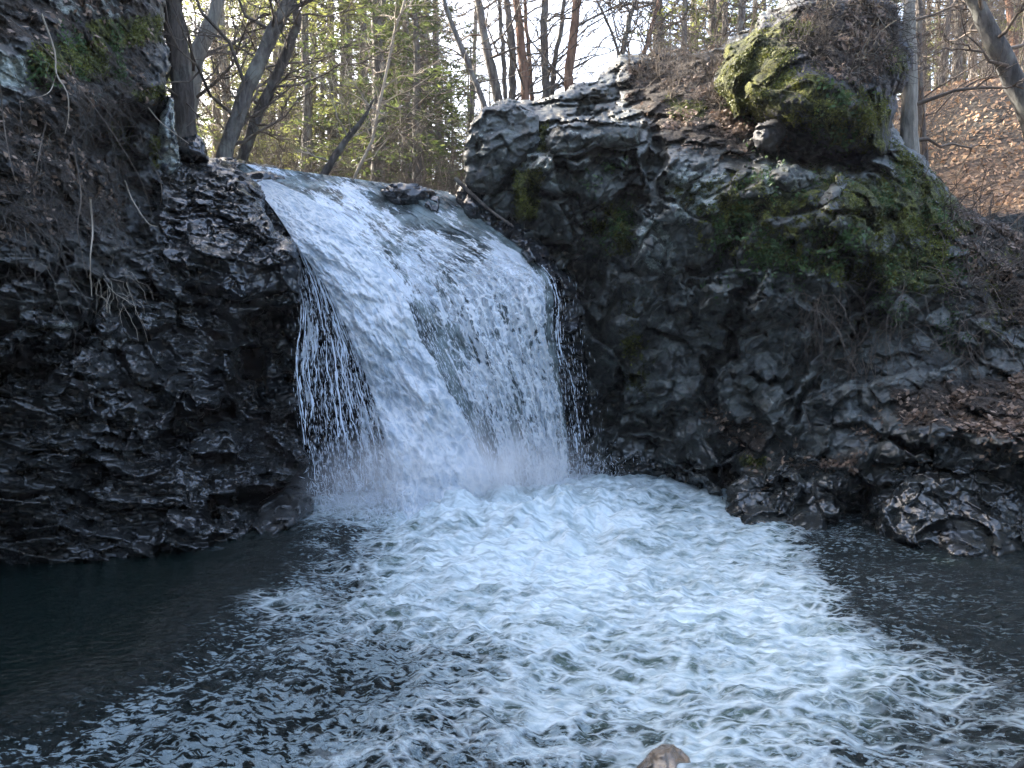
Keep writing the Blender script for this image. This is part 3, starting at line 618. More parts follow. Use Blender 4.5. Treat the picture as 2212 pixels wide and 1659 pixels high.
# thin clear film over the whole ledge
wsheet('thin_film', [(478, 347), (560, 420), (640, 520), (730, 640), (820, 800), (900, 950), (960, 1090)], [(985, 416), (1080, 500), (1175, 580), (1200, 660), (1215, 800), (1232, 930), (1240, 1065)], 380, 620, film_d,
      lambda s, t, px, py: .46 - .16 * sst(560, 800, py) + .35 * np.exp(-((px - 720) / 130) ** 2) * sst(380, 470, py) + .30 * sst(430, 540, py) * sst(720, 600, py) + .12 * sst(.5, .9, s) * sst(480, 600, py) - .45 * np.exp(-((px - 900) / 70) ** 2 - ((py - 425) / 24) ** 2) - .35 * np.exp(-((px - 1020) / 60) ** 2 - ((py - 520) / 40) ** 2) - .25 * np.exp(-((px - 870) / 60) ** 2 - ((py - 520) / 40) ** 2),
      lambda f, s, t: .07 * fbm(f * np.array([1, .7, 1]), 1.6, 3, 607) + .035 * puffs(f * np.array([1, .6, 1]), 3.5, 608) + .03 * fbm(f * np.array([1, .5, 1]), 4., 4, 601) + .035 * ridged(f * np.array([1, .35, 1]), 7., 3, 602) * .5, M['film'], wf, off=.02, fade=(.05, .07))
# main plume
def lump_main(f, s, t):
    q = f * np.array([1, .55, 1])
    return (.04 + .16 * np.sin(np.clip(s, 0, 1) * math.pi) ** .7 * sst(0, .3, t)) + sst(.02, .3, t) * (.14 * fbm(q, 1.8, 3, 611) + .15 * puffs(q + .10 * fbm(q, 5., 2, 619)[:, None], 4.5, 612) + .05 * puffs(q + .05 * fbm(q, 9., 2, 619)[:, None], 11., 614) + .02 * puffs(q, 26., 617))
ML = [(536, 388), (588, 450), (648, 540), (716, 640), (762, 740), (800, 840), (832, 950), (852, 1040), (862, 1125)]
MR = [(590, 388), (690, 440), (805, 540), (875, 640), (920, 740), (970, 830), (1020, 930), (1055, 1020), (1075, 1095)]
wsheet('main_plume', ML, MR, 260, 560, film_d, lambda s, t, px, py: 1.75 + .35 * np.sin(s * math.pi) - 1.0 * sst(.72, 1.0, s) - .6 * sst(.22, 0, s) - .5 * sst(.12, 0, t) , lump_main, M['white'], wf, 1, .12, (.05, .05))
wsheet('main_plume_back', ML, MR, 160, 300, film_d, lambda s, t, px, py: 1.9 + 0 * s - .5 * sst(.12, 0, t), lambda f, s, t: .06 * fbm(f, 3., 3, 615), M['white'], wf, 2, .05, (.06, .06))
# right veil
RL = [(640, 470), (790, 560), (880, 640), (940, 760), (990, 860), (1030, 960), (1050, 1040), (1060, 1085)]
RR = [(1090, 520), (1165, 580), (1195, 640), (1200, 740), (1225, 840), (1238, 940), (1245, 1010), (1240, 1062)]
def cov_right(s, t, px, py):
    return .26 + .34 * sst(0, .25, t) + .22 * sst(.35, .6, s) * sst(.98, .75, s) - .4 * sst(.86, 1.0, s) - .70 * sst(.28, .0, s) * sst(.05, .25, t) * sst(.95, .6, t) - .28 * np.exp(-((s - .32 - .1 * t) / .06) ** 2) * sst(.5, .9, t)
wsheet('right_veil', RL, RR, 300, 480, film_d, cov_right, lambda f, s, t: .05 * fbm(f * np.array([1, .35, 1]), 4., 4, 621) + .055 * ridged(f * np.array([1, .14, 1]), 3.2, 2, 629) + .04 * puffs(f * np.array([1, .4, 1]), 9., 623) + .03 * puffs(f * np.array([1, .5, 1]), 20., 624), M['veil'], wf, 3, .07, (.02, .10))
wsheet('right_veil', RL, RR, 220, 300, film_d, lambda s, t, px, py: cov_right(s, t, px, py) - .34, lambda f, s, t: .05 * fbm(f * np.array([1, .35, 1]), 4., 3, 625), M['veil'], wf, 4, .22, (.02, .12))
# left veil of separate strands
LL = [(622, 520), (640, 600), (645, 700), (640, 800), (650, 900), (665, 1000), (680, 1090)]
LR = [(645, 500), (720, 620), (775, 740), (812, 850), (842, 960), (862, 1060), (880, 1120)]
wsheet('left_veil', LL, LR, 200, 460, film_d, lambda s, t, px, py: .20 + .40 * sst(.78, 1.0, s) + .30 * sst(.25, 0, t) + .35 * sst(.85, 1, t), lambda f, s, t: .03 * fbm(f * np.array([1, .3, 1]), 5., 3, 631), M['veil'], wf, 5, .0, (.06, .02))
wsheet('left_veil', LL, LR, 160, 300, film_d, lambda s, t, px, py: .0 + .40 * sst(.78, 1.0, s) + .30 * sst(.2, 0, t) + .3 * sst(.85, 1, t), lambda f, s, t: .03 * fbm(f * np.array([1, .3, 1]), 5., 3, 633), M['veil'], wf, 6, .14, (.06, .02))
#@@STAGE3
# ------------------------------------------------------------------ boulders and loose rocks
M['rock_moss'] = rock_material('mossy_boulder_rock', (.05, .05, .055), (.12, .12, .13), (.08, .075, .07), .85, bed=math.radians(25), bedscale=1.5, bumpd=.05)
M['rock_tan'] = rock_material('tan_river_rock', (.16, .12, .08), (.28, .21, .14), (.10, .08, .06), .4, bed=math.radians(60), bedscale=2.5, bumpd=.02)
BO = [(1545, 200), (1548, 150), (1578, 100), (1622, 55), (1640, 28), (1700, 2), (1760, -25), (1880, -30), (1932, 20), (1945, 80), (1970, 118), (1960, 180), (1942, 240), (1938, 310), (1925, 352), (1850, 372), (1800, 366), (1760, 335), (1700, 290), (1640, 262), (1590, 245)]
def disp_b(p, px, py):
    f1, c1, _ = blocks(p, (1.6, 1.6, 1.6), .4, 203, .25); f2, c2, _ = blocks(p, (4.5, 4.5, 5), .4, 209, .1)
    return .16 * f1 + .05 * f2 + .10 * fbm(p, 2.2, 5, 211) + .045 * ridged(p, 6., 4, 215) * .7 + .012 * fbm(p, 26., 3, 217)
def mask_b(px, py, V, h):
    m = np.zeros((len(px), 4))
    m[:, 0] = np.maximum.reduce([pm(px, py, [(1540, 90), (1620, 60), (1720, 30), (1760, 60), (1720, 110), (1710, 200), (1640, 280), (1540, 260)], 34) * .9, pm(px, py, [(1835, 170), (1935, 200), (1930, 345), (1850, 350)], 28) * .66, pm(px, py, [(1900, 80), (1970, 100), (1960, 180), (1920, 160)], 20) * .7, pm(px, py, [(1700, 140), (1830, 200), (1840, 330), (1740, 280)], 30) * .75, pm(px, py, [(1560, 180), (1760, 120), (1900, 200), (1930, 340), (1800, 340), (1600, 260)], 40) * .56])
    m[:, 1] = pm(px, py, [(1700, 20), (1940, -10), (1950, 130), (1860, 200), (1760, 150), (1720, 90)], 40) * .75
    m[:, 2] = .15 + pm(px, py, [(1600, 20), (1760, -30), (1760, 0), (1640, 60)], 14) * .3
    return m
relief('mossy_boulder', BO, ctrl([(1545, 200, 8.7), (1650, 200, 8.05), (1750, 200, 7.8), (1850, 250, 7.85), (1940, 250, 8.4), (1700, 20, 8.7), (1880, 0, 8.7), (1800, 100, 8.1), (1850, 360, 8.3), (1700, 290, 8.3), (1580, 110, 8.8), (1950, 100, 8.6)]), M['rock_moss'],
       [([(1700, 300), (1790, 345), (1860, 365)], 50, .7), ([(1860, 220), (1800, 330)], 20, .2)], disp_b, masks=mask_b, thick=1.3, roll=(60, .9), rough_edge=10, label='huge mossy boulder overhanging the top of the right cliff', cat='boulder')
def disp_s(seed, amp=1.0, bedrot=.5):
    def f(p, px, py):
        f1, c1, _ = blocks(p, (2.6, 2.6, 3.2), bedrot, seed, .2); f2, c2, _ = blocks(p, (7, 7, 9), bedrot, seed + 3, .08)
        return amp * (.10 * f1 + .045 * f2 + .05 * fbm(p, 3.5, 4, seed + 5) + .012 * ledges(p, bedrot, 7., seed + 9) + .008 * fbm(p, 26., 3, seed + 7))
    return f
def mk(r=0, g=0, b=0, a=0):
    return lambda px, py, V, h: np.tile([r, g, b, a], (len(px), 1)).astype(float)
STONES = [
 ('boulder', [(1003, 395), (998, 330), (1010, 265), (1045, 232), (1110, 225), (1160, 250), (1170, 300), (1150, 350), (1110, 370), (1060, 420), (1020, 420)], 8.8, .2, 'rock_right', (.12, 0, .28, .15), 'blue grey rounded rock prow at the left end of the right cliff, beside the lip', 'boulder', .5),
 ('rock_slab', [(1178, 300), (1200, 265), (1270, 258), (1370, 262), (1385, 285), (1380, 318), (1290, 322), (1230, 345), (1185, 335)], 8.35, .3, 'rock_right', (0, 0, .35, .1), 'pale grey flat topped slab above the drop, between prow and leaf slope', 'rock', .3),
 ('loose_stone', [(1622, 300), (1640, 262), (1690, 245), (1700, 290), (1680, 325), (1635, 322)], 8.1, .2, 'rock_moss', (.3, 0, 0, .4), 'pointed grey stone wedged under the mossy boulder', 'stone', .4),
 ('pointed_rock', [(1365, 580), (1385, 520), (1408, 478), (1432, 520), (1452, 575), (1440, 600), (1425, 580), (1410, 560), (1390, 562)], 8.0, .25, 'rock_right', (.05, 0, .42, .1), 'pale arrow shaped rock in the middle of the right cliff', 'rock', 1.1),
 ('lichen_rock', [(1650, 400), (1665, 365), (1720, 352), (1758, 372), (1748, 405), (1700, 420)], 7.72, .16, 'rock_right', (.34, 0, .42, 0), 'pale lichen spotted rock with a mossy rim below the boulder', 'rock', .2),
 ('angular_rock', [(1760, 440), (1790, 400), (1830, 395), (1840, 450), (1800, 468), (1765, 465)], 7.5, .2, 'rock_right', (.1, 0, .3, .1), 'blue grey split rock beside a dark crack under the boulder', 'rock', 1.3),
 ('wet_rock', [(1560, 1120), (1566, 1050), (1610, 1015), (1690, 1020), (1730, 1060), (1700, 1150), (1620, 1150)], 7.35, .2, 'rock_right', (0, .1, .1, .9), 'dark wet rock at the waterline directly right of the foam', 'rock', .9),
 ('wet_rock', [(1700, 1150), (1725, 1085), (1760, 1030), (1830, 1010), (1900, 1022), (1860, 1060), (1810, 1110), (1795, 1155)], 6.9, .18, 'rock_right', (0, .2, .15, .9), 'smooth leaning wet rock left of the black cave mouth', 'rock', 1.2),
 ('wet_rock', [(1885, 1165), (1900, 1090), (1960, 1030), (2080, 1010), (2180, 1030), (2260, 1060), (2300, 1200), (2100, 1215)], 6.35, .18, 'rock_right', (0, 0, .1, 1), 'broad fractured wet rock at the right edge of the pool', 'rock', .6),
 ('wet_rock', [(2010, 1010), (2020, 950), (2100, 915), (2212, 900), (2300, 930), (2300, 1050), (2120, 1040)], 6.5, .3, 'rock_right', (0, .1, .12, .8), 'dark wet rock shelf under the brown leaves at the right edge', 'rock', .5),
 ('rock_pillar', [(322, 360), (336, 290), (344, 240), (360, 200), (374, 215), (378, 262), (384, 310), (400, 360), (350, 400)], 8.25, .25, 'rock_fall', (0, 0, .55, .3), 'narrow pale upright rock at the edge of the left bank', 'rock', 1.4),
 ('rock_outcrop', [(322, 420), (318, 360), (345, 342), (400, 336), (470, 340), (530, 372), (566, 400), (578, 440), (572, 478), (636, 520), (655, 580), (652, 660), (600, 640), (520, 655), (430, 640), (360, 590), (330, 500)], 7.7, .35, 'rock_fall', (0, 0, .1, 1), 'wet layered outcrop with silvery top at the left edge of the fall', 'rock', -.25),
 ('lip_rock', [(818, 412), (845, 396), (905, 394), (948, 418), (940, 446), (890, 452), (840, 440)], 9.12, .12, 'rock_fall', (0, 0, .1, 1), 'low wet rock breaking the water right of the middle of the lip', 'rock', .3),
 ('lip_rock', [(985, 440), (992, 398), (1018, 392), (1050, 430), (1075, 480), (1060, 520), (1020, 490)], 9.0, .15, 'rock_fall', (0, 0, .3, .9), 'pale wet rock at the right end of the lip below the prow', 'rock', .9),
 ('lip_rock', [(1080, 520), (1110, 490), (1170, 530), (1230, 590), (1250, 640), (1215, 655), (1170, 610), (1110, 575)], 8.75, .2, 'rock_fall', (0, 0, .1, 1), 'dark wet ledge slanting down along the right edge of the fall', 'rock', .7),
 ('boulder', [(378, 320), (392, 296), (425, 288), (448, 310), (455, 345), (420, 352), (385, 345)], 8.8, .25, 'rock_fall', (0, 0, .05, 1), 'small black wet boulder sitting on the ledge left of the lip', 'boulder', .2),
 ('wet_rock', [(520, 1150), (560, 1085), (620, 1050), (668, 1060), (680, 1100), (640, 1150), (590, 1170)], 7.0, .45, 'rock_left', (0, 0, 0, .8), 'brownish wet rock at the foot of the left cliff beside the fall', 'rock', .4),
]
for k, (nm, ol, Y, rd_, mt, mv, lb, ct, br) in enumerate(STONES):
    c = np.mean(np.array(ol, float), 0)
    fld = ctrl([(c[0], c[1], Y)] + [(a, b, Y + .12) for a, b in ol[::2]])
    if mt == 'rock_right' and mv[3] >= .8 or nm == 'wet_rock':
        pts = [(c[0], c[1] - 20, Y + .02)] + [(a, b, (float(Yz(a, b)) if b > 1100 else Y + .15)) for a, b in ol]
        fld = ctrl(pts)
    if nm == 'rock_outcrop': fld = ctrl([(330, 360, 8.9), (400, 342, 9.2), (520, 372, 9.15), (566, 420, 8.9), (400, 430, 8.35), (340, 480, 7.8), (440, 490, 7.85), (540, 480, 8.15), (480, 560, 7.45), (620, 530, 7.75), (640, 620, 7.75), (560, 600, 7.5), (420, 630, 7.5), (600, 650, 7.8), (340, 590, 7.5)])
    relief(nm, ol, fld, M[mt], [], disp_s(700 + 20 * k, 1.35 if nm == 'rock_outcrop' else 1.2 if nm in ('boulder', 'rock_slab') else 1.0 if nm == 'wet_rock' else .7, br), masks=mk(*mv), thick=.9, roll=(26, rd_), rough_edge=4, label=lb, cat=ct)
relief('river_rock', [(1350, 1720), (1372, 1652), (1405, 1625), (1430, 1604), (1462, 1600), (1492, 1628), (1530, 1655), (1560, 1720), (1500, 1790), (1400, 1790)], ctrl([(1450, 1610, 2.88), (1450, 1700, 2.74), (1390, 1700, 2.8), (1520, 1700, 2.8)]), M['rock_tan'], [], lambda p, px, py: .03 * fbm(p, 7, 4, 900) + .02 * ledges(p, 1.1, 14, 905), masks=mk(0, 0, .1, .5), thick=.3, roll=(30, .12), label='tan brown rock breaking the foam at the bottom edge', cat='rock')
relief('shore_rock', [(2165, 1720), (2185, 1660), (2212, 1620), (2280, 1600), (2400, 1720), (2400, 1850), (2180, 1850)], ctrl([(2212, 1640, 2.75), (2300, 1750, 2.5), (2180, 1720, 2.6)]), M['rock_left'], [], lambda p, px, py: .03 * fbm(p, 7, 4, 910), masks=mk(0, 0, .1, .8), thick=.3, roll=(30, .12), label='dark rock corner at the bottom right', cat='rock')

# ------------------------------------------------------------------ wood
def bark_material(name, c1, c2, lich=.0, sc=14):
    t = NT(name); p = t.coord(); q = t.mapping(p, scale=(1, 1, .22))
    n = t.noise(q, sc, 6, .7); n2 = t.noise(p, 3, 4, .6); v = t.voro(q, sc * 1.2, 'F1').outputs['Distance']
    c = t.mix(t.ramp(n, .32, .68), c1, c2)
    if lich: c = t.mix(t.ramp(n2, .5, .66, 0, lich), c, (.30, .31, .26))
    return t.done(t.bsdf(c, .9, t.bump(t.math('ADD', n, v), .9, .03)))
M['bark_dark'] = bark_material('dark_bark', (.035, .028, .024), (.12, .10, .085), .3)
M['bark_pale'] = bark_material('pale_bark', (.16, .15, .13), (.34, .32, .28), .3)
M['bark_red'] = bark_material('red_pine_bark', (.08, .045, .03), (.26, .14, .09), 0)
M['bark_grey'] = bark_material('grey_bark', (.07, .06, .055), (.19, .17, .15), .5)
M['bark_rough'] = bark_material('rough_dark_bark', (.018, .017, .016), (.11, .105, .10), .2, 7)
M['twig'] = bark_material('twig_bark', (.07, .055, .045), (.17, .135, .105), 0, 5)
M['twig_pale'] = bark_material('pale_twig', (.22, .18, .14), (.46, .40, .32), 0, 5)
def leaf_material(name, c1, c2, tr=.5):
    t = NT(name); g = t.geo(); r = g.outputs['Random Per Island']; p = t.coord()
    n = t.noise(p, 1.1, 3, .6)
    c = t.mix(r, c1, c2); c = t.mix(t.ramp(n, .4, .62, 0, .5), c, tuple(a * .55 for a in c1))
    b = t.bsdf(c, .55); d = t.n('ShaderNodeBsdfTranslucent'); t.l(c, d.inputs[0])
    m = t.n('ShaderNodeMixShader'); m.inputs[0].default_value = tr; t.l(b.outputs[0], m.inputs[1]); t.l(d.outputs[0], m.inputs[2])
    return t.done(m)
M['needle'] = leaf_material('conifer_needles', (.06, .09, .028), (.17, .20, .06), .5)
M['needle_y'] = leaf_material('yellow_green_needles', (.16, .18, .05), (.34, .36, .11), .5)
M['fern'] = leaf_material('fern_leaves', (.035, .075, .022), (.11, .19, .06), .3)
M['litter'] = leaf_material('dead_leaves', (.13, .085, .06), (.34, .24, .17), .2)
M['litter_o'] = leaf_material('orange_dead_leaves', (.34, .19, .10), (.66, .44, .26), .25)
M['mossleaf'] = leaf_material('moss_tufts', (.055, .065, .012), (.22, .235, .035), .2)
class Tubes:
    def __init__(s): s.V = []; s.Fq = []; s.n = 0
    def add(s, pts, rad, k=5):
        pts = np.asarray(pts, float); n = len(pts); rad = np.broadcast_to(np.asarray(rad, float), (n,))
        tg = np.gradient(pts, axis=0); tg /= np.linalg.norm(tg, axis=1)[:, None] + 1e-9
        ref = np.array([0., 1, 0]) if abs(tg[:, 2]).mean() > .6 else np.array([0., 0, 1])
        a = np.cross(tg, ref); a /= np.linalg.norm(a, axis=1)[:, None] + 1e-9; b = np.cross(tg, a)
        th = np.arange(k) * 2 * math.pi / k
        ring = pts[:, None] + rad[:, None, None] * (np.cos(th)[None, :, None] * a[:, None] + np.sin(th)[None, :, None] * b[:, None])
        s.V.append(ring.reshape(-1, 3))
        i = s.n + np.arange(n * k).reshape(n, k); j = np.roll(i, -1, 1)
        s.Fq.append(np.stack([i[:-1], j[:-1], j[1:], i[1:]], -1).reshape(-1, 4)); s.n += n * k
    def build(s, name, mat, parent=None):
        if not s.V: return None
        return mesh_obj(name, np.concatenate(s.V), np.concatenate(s.Fq), mat, parent)
class Leaves:
    def __init__(s): s.c = []; s.d = []; s.w = []
    def add(s, c, d, w): s.c.append(np.asarray(c)); s.d.append(np.asarray(d)); s.w.append(np.asarray(w))
    def build(s, name, mat, parent=None):
        c = np.concatenate(s.c); d = np.concatenate(s.d); w = np.concatenate(s.w)
        V = np.stack([c - d * .5 , c + w * .5 - d * .05, c + d * .5, c - w * .5 - d * .05], 1).reshape(-1, 3)
        i = np.arange(len(c))[:, None] * 4 + np.arange(4)[None]
        return mesh_obj(name, V, i, mat, parent, smooth=False)
def wob(n, amp, rng):
    w = np.cumsum(rng.normal(size=(n, 3)), 0) * amp / math.sqrt(n); w -= w[0]; return w
def branchlet(T, p0, d, L, r, lvl, rng, k=4, droop=0.0, spread=.9, dens=5, tips=None):
    n = 6 if lvl > 0 else 4
    t = np.linspace(0, 1, n)[:, None]
    pts = p0 + d * L * t + wob(n, L * .14, rng) + np.array([0, 0, 1.]) * (-droop * L * t ** 2)
    T.add(pts, r * (1 - .75 * t[:, 0]), k)
    if tips is not None: tips.append(pts)
    if lvl <= 0: return
    for _ in range(dens):
        u = rng.uniform(.25, .98); q = pts[int(u * (n - 1))] * (1 - (u * (n - 1)) % 1) + pts[min(n - 1, int(u * (n - 1)) + 1)] * ((u * (n - 1)) % 1)
        e = d + rng.normal(size=3) * spread * .6; e /= np.linalg.norm(e)
        branchlet(T, q, e, L * rng.uniform(.35, .6), r * .5, lvl - 1, rng, 3, droop, spread, dens, tips)
def bare_tree(name, trunk_pts, trunk_r, mat, rng, nbr=16, brL=(1.2, 2.6), start=.25, lvl=2, dens=4, label=None, cat='tree', group=None, tw='twig', kside=9):
    """trunk as world polyline; branches fan out above start"""
    tp = np.asarray(trunk_pts, float); base = tp[0].copy()
    root = empty(name, base); tp = tp - base
    n = 26; u = np.linspace(0, 1, len(tp)); t = np.linspace(0, 1, n)
    pts = np.stack([np.interp(t, u, tp[:, k]) for k in range(3)], -1) ; rr = np.interp(t, np.linspace(0, 1, len(trunk_r)), trunk_r)
    Lt = np.linalg.norm(tp[-1]); pts[1:-1] += (wob(n, Lt * .006, rng))[1:-1]
    T = Tubes(); T.add(pts, rr * (1 + .06 * rng.normal(size=n)), kside); T.build('trunk', mat, root)
    B = Tubes()
    for _ in range(nbr):
        q = rng.uniform(start, 1.0); i = int(q * (n - 1)); p = pts[i]; a = rng.uniform(0, 2 * math.pi)
        d = np.array([math.cos(a), math.sin(a), rng.uniform(.15, .9)]); d /= np.linalg.norm(d)
        branchlet(B, p, d, rng.uniform(*brL) * (1.15 - .5 * q), max(.012, rr[i] * .28), lvl, rng, 4, -.05, .9, dens)
    B.build('crown', M[tw], root)
    tag(root, label, cat, group)
    return root
def conifer(name, h, mat, rng, label, group, cat='tree', nb=64, w=1.9):
    root = empty(name); T = Tubes(); z = np.linspace(0, h, 14)[:, None]
    tp = np.concatenate([wob(14, .2, rng)[:, :2] * .4, z], 1); T.add(tp, np.linspace(h * .014 + .03, .01, 14), 6); T.build('trunk', M['bark_grey'], root)
    B = Tubes(); Lf = Leaves()
    for i in range(nb):
        q = rng.uniform(.08, .99) ** .85; zc = q * h; a = rng.uniform(0, 6.283); L = w * (1.05 - q) ** .8 * rng.uniform(.55, 1.15) + .15
        d = np.array([math.cos(a), math.sin(a), rng.uniform(-.15, .25)]); p0 = np.array([0, 0, zc])
        n = 7; t = np.linspace(0, 1, n)[:, None]; pts = p0 + d * L * t + np.array([0, 0, -1.]) * L * .25 * t ** 2 + wob(n, L * .1, rng)
        B.add(pts, .018 * (1 - .7 * t[:, 0]), 3)
        if rng.random() < .12: continue
        m = int(46 * L / w) + 8
        u = rng.uniform(.18, 1.0, m); c = p0 + d * L * u[:, None] + np.array([0, 0, -1.]) * (L * .25 * u ** 2)[:, None]
        side = np.cross(d, [0, 0, 1.]); side /= np.linalg.norm(side)
        sg = rng.choice([-1, 1], m)[:, None]; ext = rng.uniform(.05, .34, m)[:, None] * (1.1 - u[:, None]) * L * .8
        c = c + side * sg * ext + rng.normal(size=(m, 3)) * .04
        dd = d * .6 + side * sg * .8 + rng.normal(size=(m, 3)) * .25; dd /= np.linalg.norm(dd, axis=1)[:, None]
        ww = np.cross(dd, rng.normal(size=(m, 3)) * .5 + [0, 0, 1.]); ww /= np.linalg.norm(ww, axis=1)[:, None]
        Lf.add(c, dd * rng.uniform(.14, .30, m)[:, None], ww * rng.uniform(.025, .06, m)[:, None])
    B.build('branches', M['twig'], root); Lf.build('crown', mat, root)
    tag(root, label, cat, group); return root
def bush(name, h, rng, label, group, stems=9, tw='twig', cat='bush', lvl=2, dens=5):
    root = empty(name); B = Tubes()
    for _ in range(stems):
        a = rng.uniform(0, 6.283); d = np.array([math.cos(a) * .35, math.sin(a) * .35, 1.]); d += rng.normal(size=3) * .12; d /= np.linalg.norm(d)
        branchlet(B, np.array([math.cos(a), math.sin(a), 0]) * rng.uniform(0, .25), d, h * rng.uniform(.55, 1.0), .016, lvl, rng, 4, .05, 1.0, dens)
    B.build('twigs', M[tw], root); tag(root, label, cat, group); return root
def copy_tree(r, loc, rz=0.0, sc=1.0, label=None):
    c = r.copy(); COL.objects.link(c); c.location = loc; c.rotation_euler = (0, 0, rz); c.scale = (sc,) * 3
    if label: c['label'] = label
    for ch in [o for o in r.children]:
        k = ch.copy(); COL.objects.link(k); k.parent = c
    return c
rng = np.random.default_rng(5)
def gz(x, y): return float(terrain_z(np.array([float(x)]), np.array([float(y)]))[0])
def at(px, Y):
    x = (px - W / 2) / F * Y; return (x, Y, gz(x, Y) - .05)
def traced(name, line, Y, wpx, mat, label, up=5.0, nbr=14, brL=(.8, 2.0), start=.2, dens=4, tw='twig', base_ext=True, lvl=2):
    L = np.array(line, float); p = P(L[:, 0], L[:, 1], np.full(len(L), Y))
    g = gz(p[0, 0], p[0, 1]); p = list(p)
    if base_ext and p[0][2] > g:
        d = p[0] - p[1]; d = d / max(1e-6, -d[2]) if d[2] < 0 else np.array([0, 0, -1.]); p.insert(0, p[0] + d * (p[0][2] - g + .1) * np.array([.5, .5, 1]))
    e = p[-1] - p[-2]; e /= np.linalg.norm(e); p.append(p[-1] + e * up * .5); p.append(p[-1] + (e * .7 + np.array([0, 0, .3])) * up * .5)
    r = wpx / 2 / F * Y
    return bare_tree(name, p, [r * 1.15, r, r * .92, r * .55, r * .2], M[mat], rng, nbr, brL, start, lvl, dens, label, tw=tw)
traced('tree', [(398, 260), (390, 130), (383, 0)], 10.6, 48, 'bark_dark', 'thick dark brown trunk standing directly beside the left bank', nbr=12, start=.3)
traced('tree', [(405, 240), (430, 100), (468, -10)], 11.5, 34, 'bark_pale', 'pale grey trunk leaning right behind the thick dark trunk', nbr=14)
traced('tree', [(482, 350), (545, 200), (645, 0)], 11.0, 32, 'bark_grey', 'mottled trunk leaning right behind the left end of the lip, thicker of two', nbr=26, brL=(1.0, 2.6), dens=5)
traced('tree', [(512, 350), (560, 240), (600, 150), (640, 60), (628, -20)], 11.4, 22, 'bark_dark', 'thinner dark trunk leaning right beside the mottled one', nbr=20, dens=5)
traced('tree', [(695, 386), (730, 330), (768, 280)], 10.6, 16, 'bark_dark', 'short broken reddish trunk leaning over behind the lip', up=.5, nbr=7, brL=(.4, 1.0), tw='twig_pale')
traced('sapling', [(760, 380), (800, 300), (820, 200), (850, 60), (872, 0)], 12.5, 7, 'twig_pale', 'slender pale sapling curving upward behind the middle of the lip', nbr=24, brL=(.6, 1.6), tw='twig_pale', up=3)
traced('tree', [(948, 300), (945, 100), (944, 0)], 19, 15, 'bark_grey', 'straight grey trunk far back above the lip', nbr=22)
traced('tree', [(1052, 240), (1020, 150), (975, 20), (962, -20)], 12.0, 11, 'bark_grey', 'thin trunk leaning left, left of the sky gap', nbr=24, brL=(.6, 1.8))
traced('tree', [(1080, 226), (1062, 130), (1038, 0)], 13.0, 20, 'bark_grey', 'grey brown trunk, leftmost of the row against the sky', nbr=14)
traced('tree', [(1096, 225), (1090, 100), (1080, 0)], 14.5, 10, 'bark_grey', 'narrow trunk just right of the leftmost in the row', nbr=10)
traced('tree', [(1113, 222), (1106, 110), (1092, 0)], 13.6, 16, 'bark_grey', 'grey trunk touching the reddish trunk on its left side', nbr=12)
traced('tree', [(1133, 224), (1127, 120), (1112, 0)], 13.0, 19, 'bark_red', 'reddish brown trunk in the middle of the row against the sky', nbr=12)
traced('tree', [(1150, 222), (1140, 100), (1133, 0)], 14.5, 10, 'bark_red', 'thin orange brown trunk right of the reddish trunk', nbr=10)
traced('tree', [(1176, 218), (1172, 110), (1175, 0)], 13.5, 18, 'bark_grey', 'dark straight grey trunk alone against the white sky', nbr=18)
traced('tree', [(1190, 215), (1196, 150), (1212, 60), (1218, 0)], 14.0, 11, 'bark_grey', 'forking thin trunk leaning right against the sky', nbr=16)
traced('tree', [(1233, 200), (1240, 100), (1250, 0)], 13.0, 20, 'bark_red', 'brown trunk, the rightmost thick one before the open sky', nbr=6)
traced('tree', [(1343, 128), (1355, 70), (1372, 0)], 13.5, 12, 'bark_grey', 'thin grey trunk leaning right above the cliff crest', nbr=12, brL=(.5, 1.2))
traced('sapling', [(1338, 126), (1325, 80), (1300, 30), (1290, 0)], 13.2, 6, 'twig', 'thin bare sapling leaning left above the cliff crest', nbr=14, brL=(.3, .8), up=1.0)
traced('tree', [(1395, 110), (1415, 50), (1432, 0)], 13.0, 9, 'bark_red', 'brown slanting stem in the thicket above the cliff crest', nbr=14)
traced('tree', [(1962, 340), (1958, 250), (1955, 100), (1960, 0)], 10.4, 36, 'bark_pale', 'pale grey trunk rising right behind the mossy boulder', nbr=8)
traced('tree', [(1995, 320), (1985, 150), (1990, 0)], 13.0, 16, 'bark_dark', 'dark trunk between the boulder and the sunlit slope', nbr=16)
traced('tree', [(2030, 230), (2040, 100), (2052, -10)], 17, 14, 'bark_grey', 'grey trunk standing at the top of the leafy slope', nbr=18)
traced('tree', [(2068, 235), (2075, 100), (2068, 0)], 18, 13, 'bark_dark', 'dark trunk at the top of the leafy slope, left of the big leaning tree', nbr=18)
traced('tree', [(2240, 270), (2200, 190), (2150, 100), (2098, 0)], 10.5, 44, 'bark_rough', 'big rough barked trunk leaning left at the top right corner', nbr=10, dens=3)
traced('tree', [(2195, 200), (2190, 80), (2180, 0)], 19, 18, 'bark_red', 'brown trunk behind the big leaning tree', nbr=14)
traced('tree', [(820, 380), (815, 250), (825, 60), (840, -10)], 16, 14, 'bark_grey', 'grey brown trunk in the thicket behind the middle of the lip', nbr=22)
